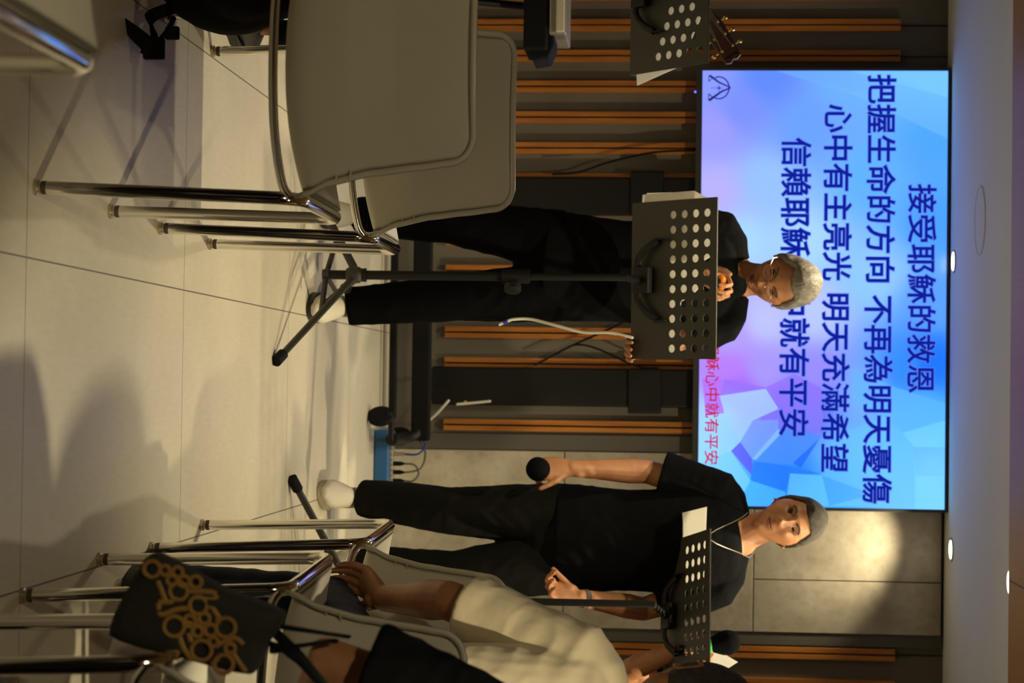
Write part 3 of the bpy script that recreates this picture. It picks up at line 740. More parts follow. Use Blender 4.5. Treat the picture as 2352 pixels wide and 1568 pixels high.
def hair(root, c, R, m, s=1, thick=.010, front=.070, back=-.055, side=.0):
    nu = len(HG[0]); nv = len(HG)-1
    def lim(p):
        t = min(1, max(0, (p.y+.02)/.085)); t = t*t*(3-2*t)
        base = back+(front-back)*t
        q = min(1, max(0, (abs(p.x)-.046)/.022)); q = q*q*(3-2*q)
        if p.y > -.03: base = base*(1-q)+min(base, -.005+side+max(0, p.y-.015)*1.0)*q
        return base
    inn, out = {}, {}; mb = MB()
    for j in range(0, nv):
        for i in range(nu):
            p = HG[j][i]; d = p.z-lim(p)
            if d > -.004:
                k = min(1, (d+.004)/.022); n = V((p.x/.0775**2, p.y/.098**2, p.z/.12**2)).normalized()
                h = thick*(.25+.75*k)*(1+.25*noise.noise(p*28)+.05*noise.noise(p*120))
                inn[(j, i)] = len(mb.v); mb.v.append(V(c)+R @ ((p-n*.003)*s)); out[(j, i)] = len(mb.v); mb.v.append(V(c)+R @ ((p+n*h)*s))
    cnt = {}
    for j in range(0, nv-1):
        for i in range(nu):
            q = [(j, i), (j, (i+1) % nu), (j+1, (i+1) % nu), (j+1, i)]
            if all(k in out for k in q):
                mb.f.append(tuple(out[k] for k in q)); mb.f.append(tuple(inn[k] for k in reversed(q)))
                for a, b_ in zip(q, q[1:]+q[:1]): cnt[(a, b_)] = 1
    for (a, b_) in list(cnt):
        if (b_, a) not in cnt: mb.f.append((out[b_], out[a], inn[a], inn[b_]))
    return mb.build('hair', m, root, angle=180)
def face_bits(root, c, R, s=1, brow='brow', eyes=True, open_=.0035):
    for sx in (-1, 1):
        if eyes:
            e = MB().ell(V(c)+R @ (V((sx*.0315, .083, .010))*s), (.0125*s, .007*s, open_*s), R, 16, 10).build('eye', 'dark', root)
        pts = [V(c)+R @ (V((sx*x, y, z))*s) for x, y, z in ((.016, .0965, .024), (.028, .094, .030), (.040, .085, .029), (.048, .077, .024))]
        MB().tube(bez(pts, 3), [(.0028, .0018)]*10, 8, ref=R @ V((0, 0, 1)), round_=True).build('eyebrow', brow, root)
    for z, r_ in ((-.0575, .0034), (-.0668, .004)):
        pts = [V(c)+R @ (V((x, .0955-.0062*(x/.022)**2*2+(.0035 if abs(x) < .012 else 0), z+(0.0015 if abs(x) > .015 else 0)*(-1 if z > -.06 else 1)))*s) for x in (-.022, -.012, 0, .012, .022)]
        MB().tube(bez(pts, 3), lerp_list([.001, r_, r_, r_, .001], 13), 8, round_=True).build('lip', 'lip', root)
def hand(mb, wrist, d, n, t, curl=(.5, .6, .4), thumb=(.6, .7, .3), tcurl=.4, s=1, spread=0):
    wrist = V(wrist); d = V(d).normalized(); n = V(n); n = (n-d*n.dot(d)).normalized(); t0 = V(t); t = d.cross(n); t = t if t.dot(t0) > 0 else -t
    mb.tube([wrist-d*.01, wrist+d*.02*s, wrist+d*.055*s, wrist+d*.09*s], [(.026*s, .018*s), (.033*s, .017*s), (.040*s, .0155*s), (.039*s, .012*s)], 16, ref=t, round_=True)
    mb.ell(wrist+d*.035*s+t*.022*s+n*.008*s, (.017*s, .026*s, .015*s), Matrix((t, d, n)).transposed(), 12, 8)
    segs = (.041, .026, .021)
    for k, (off, b0, sc) in enumerate(((.031, .086, .94), (.0105, .092, 1.06), (-.0105, .090, 1.0), (-.030, .082, .80))):
        p = wrist+d*b0*s+t*off*s; a = 0; pts = [p-d*.012*s, p.copy()]; dd = (d+t*(off*spread)).normalized()
        for q in range(3):
            c_ = curl[q] if not isinstance(curl[q], (list, tuple)) else curl[q][k]
            a += c_; p = p+(dd*cos(a)+n*sin(a))*segs[q]*sc*s; pts.append(p.copy())
        mb.tube(pts, [.0095*s, .0095*s, .0086*s, .0078*s, .0066*s], 10, round_=True)
    td = (d*thumb[0]+t*thumb[1]+n*thumb[2]).normalized(); p = wrist+d*.024*s+t*.022*s; pts = [p-td*.008, p]
    t2 = td
    for q, L in enumerate((.040, .032, .026)):
        p = p+t2*L*s; pts.append(p.copy()); t2 = (t2+(d*.55+n*.6-t*.3)*tcurl).normalized()
    mb.tube(pts, [.0125*s, .0125*s, .0115*s, .0095*s, .0078*s], 10, round_=True)
def person(label, J, skin='skin', top='tee', bottom='trousers', hairm='hairb', hair_kw={}, hands=None, girth=1.0, shoe='shoe', sole='sole', hem=None, sleeve=(.62, .62), short=True, eyes=True, s=1,
           top_name='t_shirt', voxel=.0035, sleeve_r=.072, collar=.074, folds=.004, tuck=False, hemdrop=.06):
    root = thing('person', label, 'person', J['loc'])
    N, C, W, PV = V(J['neck']), V(J['chest']), V(J['waist']), V(J['pelvis']); sh = [V(q) for q in J['sh']]; ax = (sh[0]-sh[1]).normalized()
    R = head_frame(J['fwd'], J['up']); hc = V(J['head'])
    body = MB(); add_head(body, hc, R, s)
    nk = hc+R @ (V((0, -.022, -.075))*s)
    body.tube([nk+(nk-N).normalized()*.03, nk, nk.lerp(N, .5), N, N.lerp(C, .25)], [.050, .052, .054, .062, .07], 20, ref=ax, round_=True)
    g = girth; fb = min(1, J.get('flare', 1.0))
    tp = bez([PV-(W-PV)*.35, PV, W, C, N.lerp(C, .35), N.lerp(C, .06)], 4); tr = lerp_list([(.12*g, .085*g), (.160*g, .110*g), (.140*g, .100*g), (.158*g, .112*g), (.150, .085), (.075, .06)], len(tp))
    body.tube(tp, tr, 24, ref=ax, round_=True)
    for k in (0, 1):
        S_, E_, W_ = V(J['sh'][k]), V(J['el'][k]), V(J['wr'][k])
        path = [S_.lerp(N, .25), S_, S_.lerp(E_, .35), S_.lerp(E_, .8), E_, E_.lerp(W_, .25), E_.lerp(W_, .6), W_]
        body.tube(path, [.045, .052, .049, .042, .040, .042, .034, (.028, .021)], 16, ref=J.get('wref', [ax, ax])[k], round_=True)
        H_, K_, A_, T_ = V(J['hip'][k]), V(J['kn'][k]), V(J['an'][k]), V(J['toe'][k])
        body.tube([H_, H_.lerp(K_, .4), K_, K_.lerp(A_, .3), K_.lerp(A_, .7), A_], [.080*g*fb, .074*g*fb, .056*fb, .052*fb, .043*fb, .035], 16, round_=True)
        body.tube([A_-V((0, 0, .03)), A_.lerp(T_, .3)-V((0, 0, .035)), V((A_.lerp(T_, .6).x, A_.lerp(T_, .6).y, T_.z+.032))], [(.030, .030), (.028, .022), (.022, .010)], 12, round_=True)
        if hands and hands[k]: hand(body, W_, *hands[k][0], **hands[k][1])
    bd = bake(body, 'body', skin, root, voxel, 3)
    if hairm: hair(root, hc, R, hairm, s, **hair_kw)
    face_bits(root, hc, R, s, eyes=eyes)
    # shirt
    sm = MB(); hemp = PV-(W-PV).normalized()*hemdrop
    tp = bez([hemp, PV, W, C, N.lerp(C, .35), N.lerp(C, .10)], 4)
    tr = lerp_list([(.182*g, .130*g), (.180*g, .128*g), (.168*g, .124*g), (.180*g, .132*g), (.172, .105), (collar, collar)], len(tp))
    sm.tube(tp, tr, 32, ref=ax)
    for k in (0, 1):
        S_, E_ = V(J['sh'][k]), V(J['el'][k]); he = S_.lerp(E_, sleeve[k]); q = sleeve_r
        sm.tube([N.lerp(S_, .35)-V((0, 0, .012)), S_.lerp(N, .2), S_, S_.lerp(he, .5), he], [.06, .066, .068, q, q+.008], 20)
    bake(sm, top_name, top, root, .0055, 3, folds)
    # trousers
    pm = MB(); pm.tube(bez([PV-(W-PV)*.45, PV, PV.lerp(W, .5)], 3), lerp_list([(.13*g, .10*g), (.172*g, .122*g), (.162*g, .116*g)], 7), 24, ref=ax, round_=True)
    fl = J.get('flare', 1.0)
    for k in (0, 1):
        H_, K_, A_ = V(J['hip'][k]), V(J['kn'][k]), V(J['an'][k]); he = K_.lerp(A_, J.get('cuff', .96))
        pm.tube([H_+(H_-K_).normalized()*.02, H_.lerp(K_, .4), K_, K_.lerp(he, .45), he], [.102*g, .096*g*fl, .078*fl, .072*fl, .064*fl], 20, round_=False)
    bake(pm, 'trousers', bottom, root, .006, 3, folds*1.2, .14)
    for k in (0, 1):
        A_, T_ = V(J['an'][k]), V(J['toe'][k]); d = V((T_.x-A_.x, T_.y-A_.y, 0)); 
        if d.length < .02: d = V((0, -1, 0))
        d.normalize(); toe = V((T_.x, T_.y, 0)); heel = toe-d*.28; lat = V((0, 0, 1)).cross(d)
        gz = T_.z
        u_ = MB(); q = [(0.012, .030, .050), (.04, .036, .052), (.09, .038, .050), (.15, .044, .040), (.21, .048, .030), (.25, .042, .024), (.272, .024, .016)]
        u_.tube([heel+d*a+V((0, 0, .012+h+gz)) for a, w_, h in q], [(w_, h) for a, w_, h in q], 18, ref=lat, round_=True)
        u_.tube([heel+d*.05+V((0, 0, .05+gz)), heel+d*.055+V((0, 0, .10+gz))], [(.036, .045), (.036, .042)], 16, ref=lat)
        sh_ = bake(u_, 'shoe', shoe, root, .004, 2)
        so_ = []
        for i in range(28):
            a = 2*pi*i/28; L = .142; so_.append(toe-d*.139+d*(L*cos(a))+lat*((.050 if cos(a) > -.2 else .040)*sin(a))+V((0, 0, .0005+gz)))
        MB().prism(so_, (0, 0, 1), .024).build('shoe_sole', sole, sh_, bevel=.004, angle=50)
    return root, R, hc

FD = V((0, -1, 0))
# --- grey-haired singer behind the centre music stand
y0 = 6.74
J = dict(loc=(-.40, y0, 0), head=P(1797, 646, 6.69), fwd=(.10, -1, -.62), up=(.06, -.3, 1), neck=P(1703, 640, 6.76), chest=P(1570, 632, 6.75), waist=P(1420, 622, 6.76), pelvis=P(1300, 612, 6.77),
         sh=[P(1662, 532, 6.75), P(1660, 742, 6.76)], el=[P(1500, 505, 6.70), P(1520, 790, 6.72)], wr=[P(1608, 628, 6.56), P(1478, 796, 6.66)],
         hip=[P(1275, 552, 6.77), P(1275, 668, 6.77)], kn=[P(1035, 510, 6.74), P(1030, 685, 6.68)], an=[(-.585, 6.84, .10), (-.265, 6.64, .10)], toe=[(-.565, 6.62, 0), (-.245, 6.43, 0)], cuff=1.0, flare=.95)
singer, RS, HS = person('standing grey-haired singer in a black t-shirt and glasses behind the centre music stand', J, 'skin2', 'tee', 'trousers2', 'hairg', dict(thick=.014, front=.080, back=-.05),
    hands=[((UPV*.75+V((.35, -.1, 0)), V((.5, -.6, .1)), V((0, -.2, 1))), dict(curl=(1.0, 1.1, .7), tcurl=.5)), ((V((.1, -.8, -.45)), V((.0, .3, 1)), V((-.8, -.3, 0))), dict(curl=(.3, .4, .3)))],
    sleeve=(.62, .62), shoe='shoe', sole='shoeb', folds=.004)
# glasses
gl = MB(); 
for sx in (-1, 1):
    gl.tube([HS+RS @ V((sx*.033+.024*cos(a), .106-.004*abs(cos(a)), .004+.0165*sin(a))) for a in [2*pi*k/24 for k in range(24)]], .0007, 6, closed=True)
    gl.tube([HS+RS @ V((sx*.057, .100, .008)), HS+RS @ V((sx*.079, .085, .010)), HS+RS @ V((sx*.083, .0, .008))], .0013, 6)
gl.tube([HS+RS @ V((-.009, .106, .006)), HS+RS @ V((0, .109, .009)), HS+RS @ V((.009, .106, .006))], .0013, 6)
go = gl.build('glasses', 'silver', singer)
for sx in (-1, 1): MB().lathe(HS+RS @ V((sx*.033, .105, .004)), RS @ V((0, 1, 0)), [(0, .0165), (.0012, .0165)], 24).build('lens', 'glass', go)
microphone('black microphone with an orange ring held to the singer\'s mouth', P(1690, 658, 6.56), P(1560, 632, 6.46), .036, 'orange')
wc = cable('hanging_white_cable', 'white cable with a blue tip hanging from the singer\'s hand below the music stand', [P(1452, 775, 6.5), P(1400, 764, 6.52), P(1340, 763, 6.55), P(1280, 748, 6.57), P(1220, 733, 6.6), P(1180, 733, 6.6), P(1166, 737, 6.6)], .0048, 'cable')
MB().tube([P(1166, 737, 6.6), P(1156, 741, 6.6)], .0065, 10).build('plug_sleeve', 'cableb', wc); MB().tube([P(1156, 741, 6.6), P(1146, 746, 6.6)], .0045, 8).build('plug_tip', 'cable', wc)

# --- man in black on the right
y1 = 6.84
J = dict(loc=(.45, y1, 0), head=P(1812, 1198, 6.80), fwd=(-.10, -1, -.06), up=(-.15, 0, 1), neck=P(1708, 1226, 6.84), chest=P(1590, 1243, 6.83), waist=P(1440, 1240, 6.84), pelvis=P(1320, 1236, 6.84),
         sh=[P(1658, 1132, 6.83), P(1655, 1345, 6.83)], el=[P(1485, 1083, 6.85), P(1478, 1398, 6.83)], wr=[P(1312, 1075, 6.72), P(1332, 1373, 6.66)],
         hip=[P(1275, 1180, 6.84), P(1275, 1296, 6.84)], kn=[P(1035, 1172, 6.80), P(1040, 1318, 6.82)], an=[(.375, 6.90, .10), (.60, 6.92, .10)], toe=[(.345, 6.68, 0), (.66, 6.72, 0)], cuff=.94, flare=1.0)
man2, RM, HM = person('standing man in a black t-shirt and dark jeans with a wristwatch, holding a lowered microphone', J, 'skin', 'tee', 'trousers', 'hairb', dict(thick=.009, front=.066, back=-.05),
    hands=[((-UPV*1+V((.0, -.25, 0)), V((.25, .9, 0)), V((1, 0, 0))), dict(curl=(.9, .9, .6), thumb=(.8, .5, -.1), tcurl=.15)),
           ((-UPV*1+V((-.28, -.15, 0)), V((-.6, -.65, .1)), V((-.7, .7, .1))), dict(curl=(.75, .8, .5), thumb=(.9, .5, .3), tcurl=.1))],
    sleeve=(.80, .80), sleeve_r=.078, folds=.004)
MB().tube([J['wr'][1]+(J['el'][1]-J['wr'][1]).normalized()*q for q in (.012, .03)], [(.0315, .0255)]*2, 20, ref=(1, 0, 0)).build('watch', 'greyd', man2)
nl = []
for k in range(33):
    a = 2*pi*k/32; front = max(0, -cos(a))
    nl.append(V(J['neck'])+V((.078*sin(a)*(1-.25*front), 0.070*cos(a)-.088*front, .018+.03*cos(a)-.105*front**3)))
MB().tube(nl[:-1], .0013, 6, closed=True).build('necklace', 'silver', man2)
microphone('black microphone hanging lowered in the right hand of the man with the watch', P(1235, 1077, 6.60), P(1262, 1077, 6.60)+V((0, .17, .0)), .0395)

# --- seated man in the cream shirt
J = dict(loc=(.615, 3.95, 0), head=P(1590, 1620, 3.98)+V((0, 0, .0)), fwd=(-.12, 1, -.05), up=(0, 0, 1), neck=(.67, 3.93, 1.075), chest=(.67, 3.92, .93), waist=(.65, 3.88, .72), pelvis=(.64, 3.86, .575),
         sh=[(.845, 3.93, 1.01), (.515, 3.95, 1.00)], el=[(.89, 4.02, .74), P(1030, 1378, 4.08)], wr=[(.83, 4.28, .62), P(880, 1374, 4.28)],
         hip=[(.72, 3.90, .555), (.55, 3.90, .555)], kn=[(.76, 4.36, .47), (.468, 4.36, .435)], an=[(.74, 4.30, .10), P(330, 1368, 4.33)], toe=[(.76, 4.52, 0), (.41, 4.55, 0)], cuff=1.0, flare=.80)
J['an'][1] = V((.435, 4.33, .10))
seated, R3, H3 = person('seated man in a cream short-sleeved shirt seen from behind, hand on his knee', J, 'skin2', 'cream', 'navy', 'hairb', dict(thick=.007, front=.066, back=-.05),
    hands=[((V((-.2, 1, -.3)), V((0, -.2, -1)), V((-1, 0, 0))), dict(curl=(.3, .3, .2))), ((V((-.33, .78, -.55)), V((.1, -.5, -1)), V((1, 0, 0))), dict(curl=(.45, .6, .4), thumb=(.8, .5, .1)))],
    top_name='shirt', sleeve=(.5, .84), sleeve_r=.061, folds=.0055, shoe='shoeb', sole='shoeb', hemdrop=.04, girth=.98)

# --- seated person in black with the shoulder bag
J = dict(loc=(.68, 2.98, 0), head=(.72, 2.98, 1.27), fwd=(0, 1, -.05), up=(0, 0, 1), neck=(.72, 2.97, 1.09), chest=(.72, 2.96, .94), waist=(.72, 2.93, .72), pelvis=(.72, 2.93, .58),
         sh=[(.90, 2.97, 1.02), (.53, 2.95, 1.00)], el=[(.95, 3.02, .74), (.398, 2.93, .672)], wr=[(.85, 3.25, .62), (.60, 3.10, .62)],
         hip=[(.80, 2.98, .57), (.63, 2.98, .57)], kn=[(.82, 3.42, .55), (.66, 3.42, .55)], an=[(.82, 3.40, .10), (.60, 3.10, .10)], toe=[(.83, 3.62, 0), (.60, 3.34, 0)], flare=1.0)
p4, R4, H4 = person('seated person in black t-shirt and jeans, bare arm through the shoulder bag straps', J, 'skin2', 'tee', 'jeans', 'hairb', dict(thick=.012),
    hands=[((V((-.2, 1, -.3)), V((0, -.2, -1)), V((-1, 0, 0))), {}), ((V((.6, .8, -.1)), V((0, -.2, -1)), V((0, 1, 0))), {})], sleeve=(.62, .85), sleeve_r=.078, girth=.95, shoe='shoeb', sole='shoeb', voxel=.005)

# --- singer at the right edge behind the second stand
J = dict(loc=(1.13, 6.9, 0), head=(1.13, 6.9, 1.50), fwd=(-.2, -1, -.1), up=(0, 0, 1), neck=(1.13, 6.92, 1.33), chest=(1.13, 6.92, 1.18), waist=(1.13, 6.92, 1.0), pelvis=(1.13, 6.92, .86),
         sh=[(.96, 6.90, 1.26), (1.31, 6.92, 1.26)], el=[(.93, 6.80, 1.02), (1.38, 6.8, 1.03)], wr=[(.84, 6.68, 1.19), (1.22, 6.62, 1.10)],
         hip=[(1.05, 6.92, .83), (1.21, 6.92, .83)], kn=[(1.04, 6.90, .46), (1.22, 6.90, .46)], an=[(1.04, 6.95, .09), (1.22, 6.95, .09)], toe=[(1.03, 6.75, 0), (1.24, 6.75, 0)])
p5, _, _ = person('singer cut off by the picture edge, bare forearm showing behind the edge-on music stand', J, 'skin', 'tee', 'trousers2', 'hairb', dict(thick=.02, back=-.1),
    hands=[((UPV+V((-.15, -.2, 0)), V((.4, -.8, 0)), V((0, 0, 1))), dict(curl=(1.0, 1.1, .7), tcurl=.5)), ((V((-.5, -.8, .2)), V((0, 0, 1)), V((-1, 0, 0))), {})], girth=.85, voxel=.005)
microphone('black microphone with a bright green ring above the right music stand', P(1672, 1475, 6.62), P(1560, 1490, 6.60), .041, 'green')
hp = MB(); hp.prism([P(1622, 1478, 6.66), P(1695, 1520, 6.66), P(1668, 1537, 6.68), P(1680, 1556, 6.7), P(1640, 1600, 6.7), P(1600, 1600, 6.7), P(1600, 1500, 6.7)], (0, 1, 0), .002)
tag(hp.build('lyric_sheet', 'paper', smooth=False), 'folded white paper sheets held behind the right music stand', 'paper')

# --- guitarist at the left edge (outside the frame except for the headstock)
gd = V((-.148, 0, -.092)).normalized(); gn = V((0, -1, 0)); gu = V((gd.z, 0, -gd.x)); nut = P(1616, 24, 6.6)
gu = V((-gd.z, 0, gd.x)); gu = gu if gu.z > 0 else -gu
gt = thing('guitar', 'acoustic guitar with a dark red headstock and brass tuners at the upper left', 'guitar', nut+gd*.70)
def G(a, b_, c_=0): return nut+gd*a+gu*b_+V((0, c_, 0))
MB().prism([G(.004, -.021), G(.004, .021), G(-.03, .026), G(-.06, .034), G(-.185, .030), G(-.192, .012), G(-.186, .0), G(-.194, -.014), G(-.185, -.030), G(-.06, -.034), G(-.03, -.026)], (0, 1, 0), .015).build('headstock', 'maho', gt, smooth=False, bevel=.003)
MB().prism([G(.004, -.022, -.003), G(.004, .022, -.003), G(.40, .027, -.003), G(.40, -.027, -.003)], (0, 1, 0), .022).build('neck', 'fret', gt, smooth=False, bevel=.004)
MB().box(G(.0, 0, -.003), (.006, .012, .046), Matrix((gd, V((0, 1, 0)), gu)).transposed()).build('nut', 'bone', gt, smooth=False)
st_ = MB()
for k in range(6):
    o_ = -.017+.0068*k; side = 1 if k >= 3 else -1; ii = (5-k) if k >= 3 else k
    pa = G(-.055-.045*ii if True else 0, side*.019, -.003)
    st_.tube([G(.5, o_*1.1, -.008), G(0, o_, -.008), pa], .0007, 5)
    tn = MB().lathe(pa+V((0, .002, 0)), (0, -1, 0), [(0, .0062), (.003, .0062), (.010, .003)], 12).build('tuner', 'brass', gt)
    MB().ell(pa+gu*side*.030+V((0, .014, 0)), (.007, .004, .008), None, 12, 8).tube([pa+V((0, .014, 0)), pa+gu*side*.025+V((0, .014, 0))], .002, 6).build('tuning_peg', 'brass', tn)
st_.build('strings', 'silver', gt)
bo = []
for k in range(40):
    a = 2*pi*k/40; rr = .17+.035*cos(2*a)+.02*cos(a); bo.append(G(.62+rr*1.15*cos(a), rr*.95*sin(a), .0))
MB().prism(bo, (0, 1, 0), .09).build('guitar_body', 'spruce', gt, smooth=False, bevel=.006)
lt = text_mesh('Fender', .01); xs_ = [v.co.x for v in lt.vertices]; wd = max(xs_)-min(xs_)
for v in lt.vertices:
    a, b_ = (v.co.x-min(xs_))/wd*.046, v.co.y*.016; q = G(-.168-b_*.9, 0.023-a, -.0012); v.co = q-worldloc(gt)
lt.materials.clear(); lt.materials.append(MT['text']); lo = bpy.data.objects.new('headstock_logo', lt); COL.objects.link(lo); lo.parent = gt
J = dict(loc=(-1.95, 6.8, 0), head=(-1.95, 6.76, 1.56), fwd=(.2, -1, -.2), up=(0, 0, 1), neck=(-1.95, 6.8, 1.39), chest=(-1.95, 6.8, 1.24), waist=(-1.95, 6.82, 1.05), pelvis=(-1.95, 6.84, .91),
         sh=[(-2.13, 6.8, 1.32), (-1.77, 6.8, 1.32)], el=[(-2.2, 6.66, 1.08), (-1.66, 6.72, 1.06)], wr=[(-2.0, 6.5, 1.0), (-1.50, 6.57, 1.03)],
         hip=[(-1.89, 6.84, .88), (-1.71, 6.84, .88)], kn=[(-1.90, 6.82, .48), (-1.70, 6.82, .48)], an=[(-1.92, 6.88, .09), (-1.68, 6.88, .09)], toe=[(-1.94, 6.68, 0), (-1.66, 6.68, 0)])
person('guitarist in navy standing beside the picture edge with the acoustic guitar', J, 'skin', 'navy', 'trousers2', 'hairb', dict(thick=.014),
    hands=[((V((.9, -.1, -.2)), V((0, 1, 0)), V((0, 0, 1))), dict(curl=(.5, .6, .4))), ((V((.35, .1, .8)), V((0, -1, 0)), V((-1, 0, 0))), dict(curl=(.8, .9, .6)))], voxel=.006, girth=.95)
# --- person seated in the front row, left edge
J = dict(loc=(-1.17, 4.9, 0), head=(-1.24, 4.9, 1.24), fwd=(0, 1, -.05), up=(0, 0, 1), neck=(-1.24, 4.88, 1.06), chest=(-1.23, 4.87, .92), waist=(-1.17, 4.83, .72), pelvis=(-1.17, 4.80, .58),
         sh=[(-1.09, 4.88, .99), (-1.38, 4.88, .99)], el=[(-1.05, 4.93, .72), (-1.36, 4.95, .72)], wr=[(-1.10, 5.2, .62), (-1.28, 5.2, .62)],
         hip=[(-1.09, 4.85, .57), (-1.26, 4.85, .57)], kn=[(-1.02, 5.27, .54), (-1.25, 5.28, .54)], an=[(-.945, 5.22, .10), (-1.25, 5.3, .10)], toe=[(-.93, 5.40, 0), (-1.26, 5.5, 0)], flare=1.05)
person('seated person in black trousers, only a leg showing beyond the empty chairs', J, 'skin', 'navy', 'trousers2', 'hairb', dict(thick=.014),
    hands=[((V((0, 1, -.2)), V((0, 0, -1)), V((-1, 0, 0))), {}), ((V((0, 1, -.2)), V((0, 0, -1)), V((1, 0, 0))), {})], voxel=.006, girth=.9, shoe='shoeb', sole='shoeb')

# ---------------------------------------------------------------- keyboard at the left edge
kb = thing('keyboard_piano', 'pale digital keyboard on a black stand at the left edge below the guitar', 'keyboard', (-1.75, 7.3, 0))
MB().box((-1.882, 7.25, .752), (1.28, .30, .062)).build('keyboard_body', 'silver', kb, smooth=False, bevel=.008)
MB().box((-1.885, 7.092, .762), (1.27, .02, .030)).build('back_panel', 'shell', kb, smooth=False, bevel=.004)
MB().box((-1.83, 7.22, .675), (1.28, .26, .085)).build('keybed_underside', 'blackm', kb, smooth=False, bevel=.01)
MB().prism([(-1.33, 7.12, .74), (-1.33, 7.12, .63), (-1.22, 7.12, .64), (-1.155, 7.12, .665), (-1.165, 7.12, .72), (-1.21, 7.12, .74)], (0, 1, 0), .2).build('end_block', 'blackm', kb, smooth=False, bevel=.006)
for x in (-1.35-.05, -2.3): MB().tube([(x, 7.08, .01), (x, 7.42, .64)], .014, 8).tube([(x, 7.42, .01), (x, 7.08, .64)], .014, 8).build('stand_leg', 'black', kb)

# ---------------------------------------------------------------- shoulder bag with gold print
bc = P(425, 1420, 2.85)
BU = V((-.12, 0, 1)).normalized()
bag = thing('shoulder_bag', 'dark canvas shoulder bag with an orange-gold ring and bar chain print', 'bag', (bc.x, bc.y, bc.z-.13))
# front face corners in the picture: lower left .. clockwise
fc = [P(246, 1460, 2.81), P(310, 1318, 2.81), P(352, 1272, 2.81), P(500, 1352, 2.81), P(645, 1412, 2.81), P(610, 1478, 2.81), P(572, 1550, 2.81), P(420, 1515, 2.81)]
bm_ = MB(); n_ = V((0, 1, 0)); cen = sum(fc, V((0, 0, 0)))/len(fc); NN = 48
def outline(k, s_):
    f = k/NN*len(fc); i = int(f); t_ = f-i; p = fc[i % len(fc)].lerp(fc[(i+1) % len(fc)], t_); q = bez([fc[(i-1) % len(fc)], fc[i % len(fc)], fc[(i+1) % len(fc)], fc[(i+2) % len(fc)]], 10)
    p = p.lerp(q[10+int(t_*10)], .6); return cen+(p-cen)*s_
rings = [(-.012, .55), (-.010, .80), (-.004, .94), (.008, 1.0), (.03, 1.01), (.05, .98), (.065, .92), (.070, .78), (.072, .5)]
o = len(bm_.v)
for dy, sc in rings: bm_.v += [outline(k, sc)+V((0, dy+.006*noise.noise(outline(k, sc)*22), 0)) for k in range(NN)]
for r_ in range(len(rings)-1):
    for k in range(NN): a = r_*NN+k; b_ = r_*NN+(k+1) % NN; bm_.f.append((a, b_, b_+NN, a+NN))
bm_.f.append(tuple(range(NN))); bm_.f.append(tuple(reversed([(len(rings)-1)*NN+k for k in range(NN)])))
bm_.build('bag_body', 'bagm', bag, angle=70)
gp = MB()
def GP(x, y): return P(x/3.36, 1150+y/3.36, 2.81)+V((0, -.012, 0))
def gline(pts, r_=.0036, closed=False):
    q = [GP(*p) for p in pts]; q = q if closed else bez(q, 4)
    gp.tube(q, [(r_, .0016)]*len(q) if True else r_, 8, ref=(1, 0, .3), closed=closed)
def gring(x, y, rx, ry=None, r_=.0031):
    ry = ry or rx; q = [GP(x+rx*cos(2*pi*k/22), y+ry*sin(2*pi*k/22)) for k in range(22)]; gp.tube(q, r_, 6, closed=True)
for x, y, r_ in ((1190, 520, 62), (1290, 530, 36), (1385, 545, 40), (1345, 605, 38), (1435, 615, 42), (1525, 620, 45), (1395, 690, 68), (1545, 800, 68), (1360, 960, 78), (1480, 920, 45), (1590, 900, 42), (1640, 990, 45),
                 (1755, 970, 75), (1540, 1000, 40), (1570, 1145, 78), (1660, 1080, 35), (1740, 1250, 72), (1790, 1130, 38)): gring(x, y, r_, r_*.98)
for pts in ([(1235, 610), (1290, 760)], [(1240, 775), (1340, 770), (1350, 730)], [(1240, 780), (1255, 870), (1380, 830), (1500, 820)], [(1480, 690), (1660, 700), (1670, 750), (1500, 740)], [(1620, 770), (1720, 920), (1680, 900)],
            [(1400, 1040), (1440, 1140), (1500, 1220)], [(1470, 1010), (1490, 1080)], [(1680, 1110), (1820, 1050), (1890, 1100)], [(1800, 1150), (1860, 1240), (1910, 1310)], [(1650, 1250), (1700, 1200)], [(1440, 930), (1590, 960)]): gline(pts)
gp.build('chain_print', 'gold', bag)
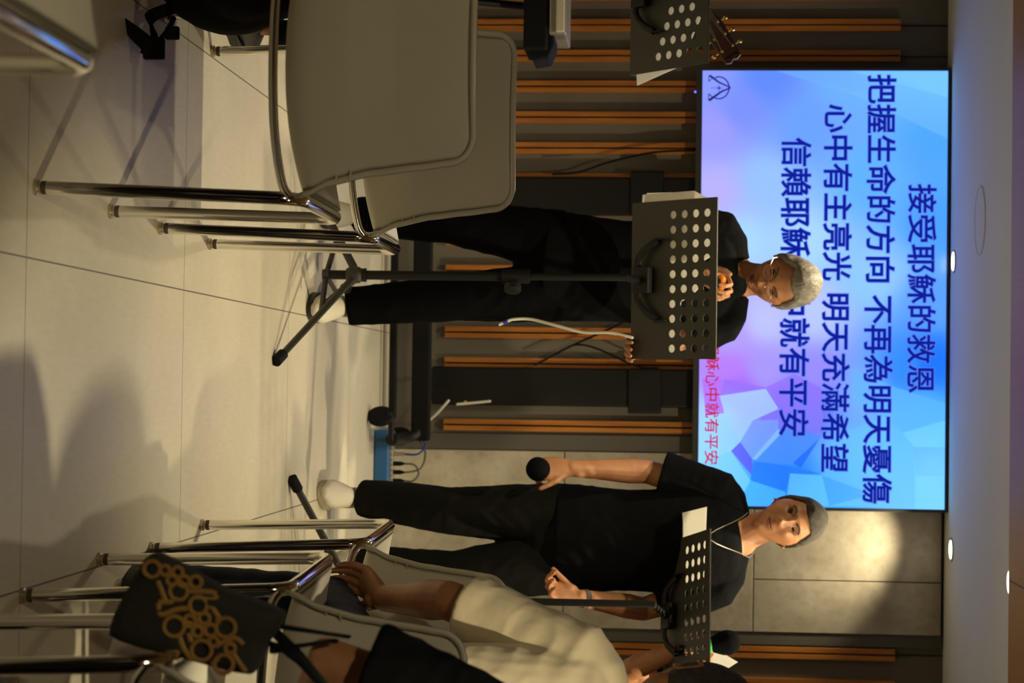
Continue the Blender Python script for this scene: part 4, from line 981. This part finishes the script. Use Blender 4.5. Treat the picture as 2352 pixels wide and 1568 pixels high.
for a, b_, c_ in ((P(640, 1438, 2.84), P(720, 1450, 2.86), P(800, 1462, 2.90)), (P(618, 1490, 2.83), P(690, 1482, 2.84), P(770, 1470, 2.90)), (P(600, 1470, 2.86), P(670, 1500, 2.82), P(730, 1560, 2.84)), (P(630, 1450, 2.86), P(690, 1510, 2.84), P(745, 1575, 2.86))):
    pt = bez([a, b_, c_], 8); MB().tube(pt, [(.008, .003)]*len(pt), 8, ref=(0, 0, 1)).build('strap', 'blackm', bag)

# ---------------------------------------------------------------- black bag on the floor at the left, near tweed bag on the right
bp = thing('backpack', 'black soft bag with dangling straps and buckles under the left chairs', 'bag', (-.98, 4.30, 0))
bb = MB(); bcx = V((-.965, 4.38, .20))
bb.ell(bcx, (.20, .13, .195), Matrix.Rotation(.15, 3, 'Y'), 30, 20).ell(bcx+V((-.05, 0, -.045)), (.19, .13, .15), None, 24, 16).ell(bcx+V((.02, -.05, .03)), (.16, .11, .13), None, 24, 16)
bake(bb, 'bag_body', 'blackm', bp, .006, 6, .004)
for pts, w_ in (([P(262, 20, 4.3), P(290, 60, 4.25), P(330, 95, 4.22), P(352, 124, 4.22)], .022), ([P(395, 18, 4.3), P(345, 40, 4.26), P(352, 70, 4.24), P(360, 110, 4.22)], .014), ([P(240, 0, 4.3), P(255, 40, 4.28), P(268, 80, 4.26)], .014), ([P(400, 40, 4.25), P(385, 70, 4.22), P(362, 98, 4.22)], .006)):
    pt = bez(pts, 6); MB().tube(pt, [(w_, .004)]*len(pt), 8, ref=(1, 0, .5)).build('strap', 'blackm', bp)
MB().box(P(354, 112, 4.21), (.045, .018, .045)).build('buckle', 'blackm', bp, smooth=False, bevel=.004)
MB().box(P(396, 76, 4.22), (.028, .015, .03)).build('buckle', 'blackm', bp, smooth=False, bevel=.004)
tb = thing('tweed_bag', 'very near blurred grey-green woven bag at the lower right corner', 'bag', (.44, 1.95, 0))
q = MB(); q.ell((.425, 1.95, .40), (.17, .12, .225), Matrix.Rotation(.3, 3, 'Y'), 30, 20).ell((.46, 1.95, .17), (.19, .14, .17), None, 30, 20)
bake(q, 'bag_body', 'tweed', tb, .007, 4, .006, .09)
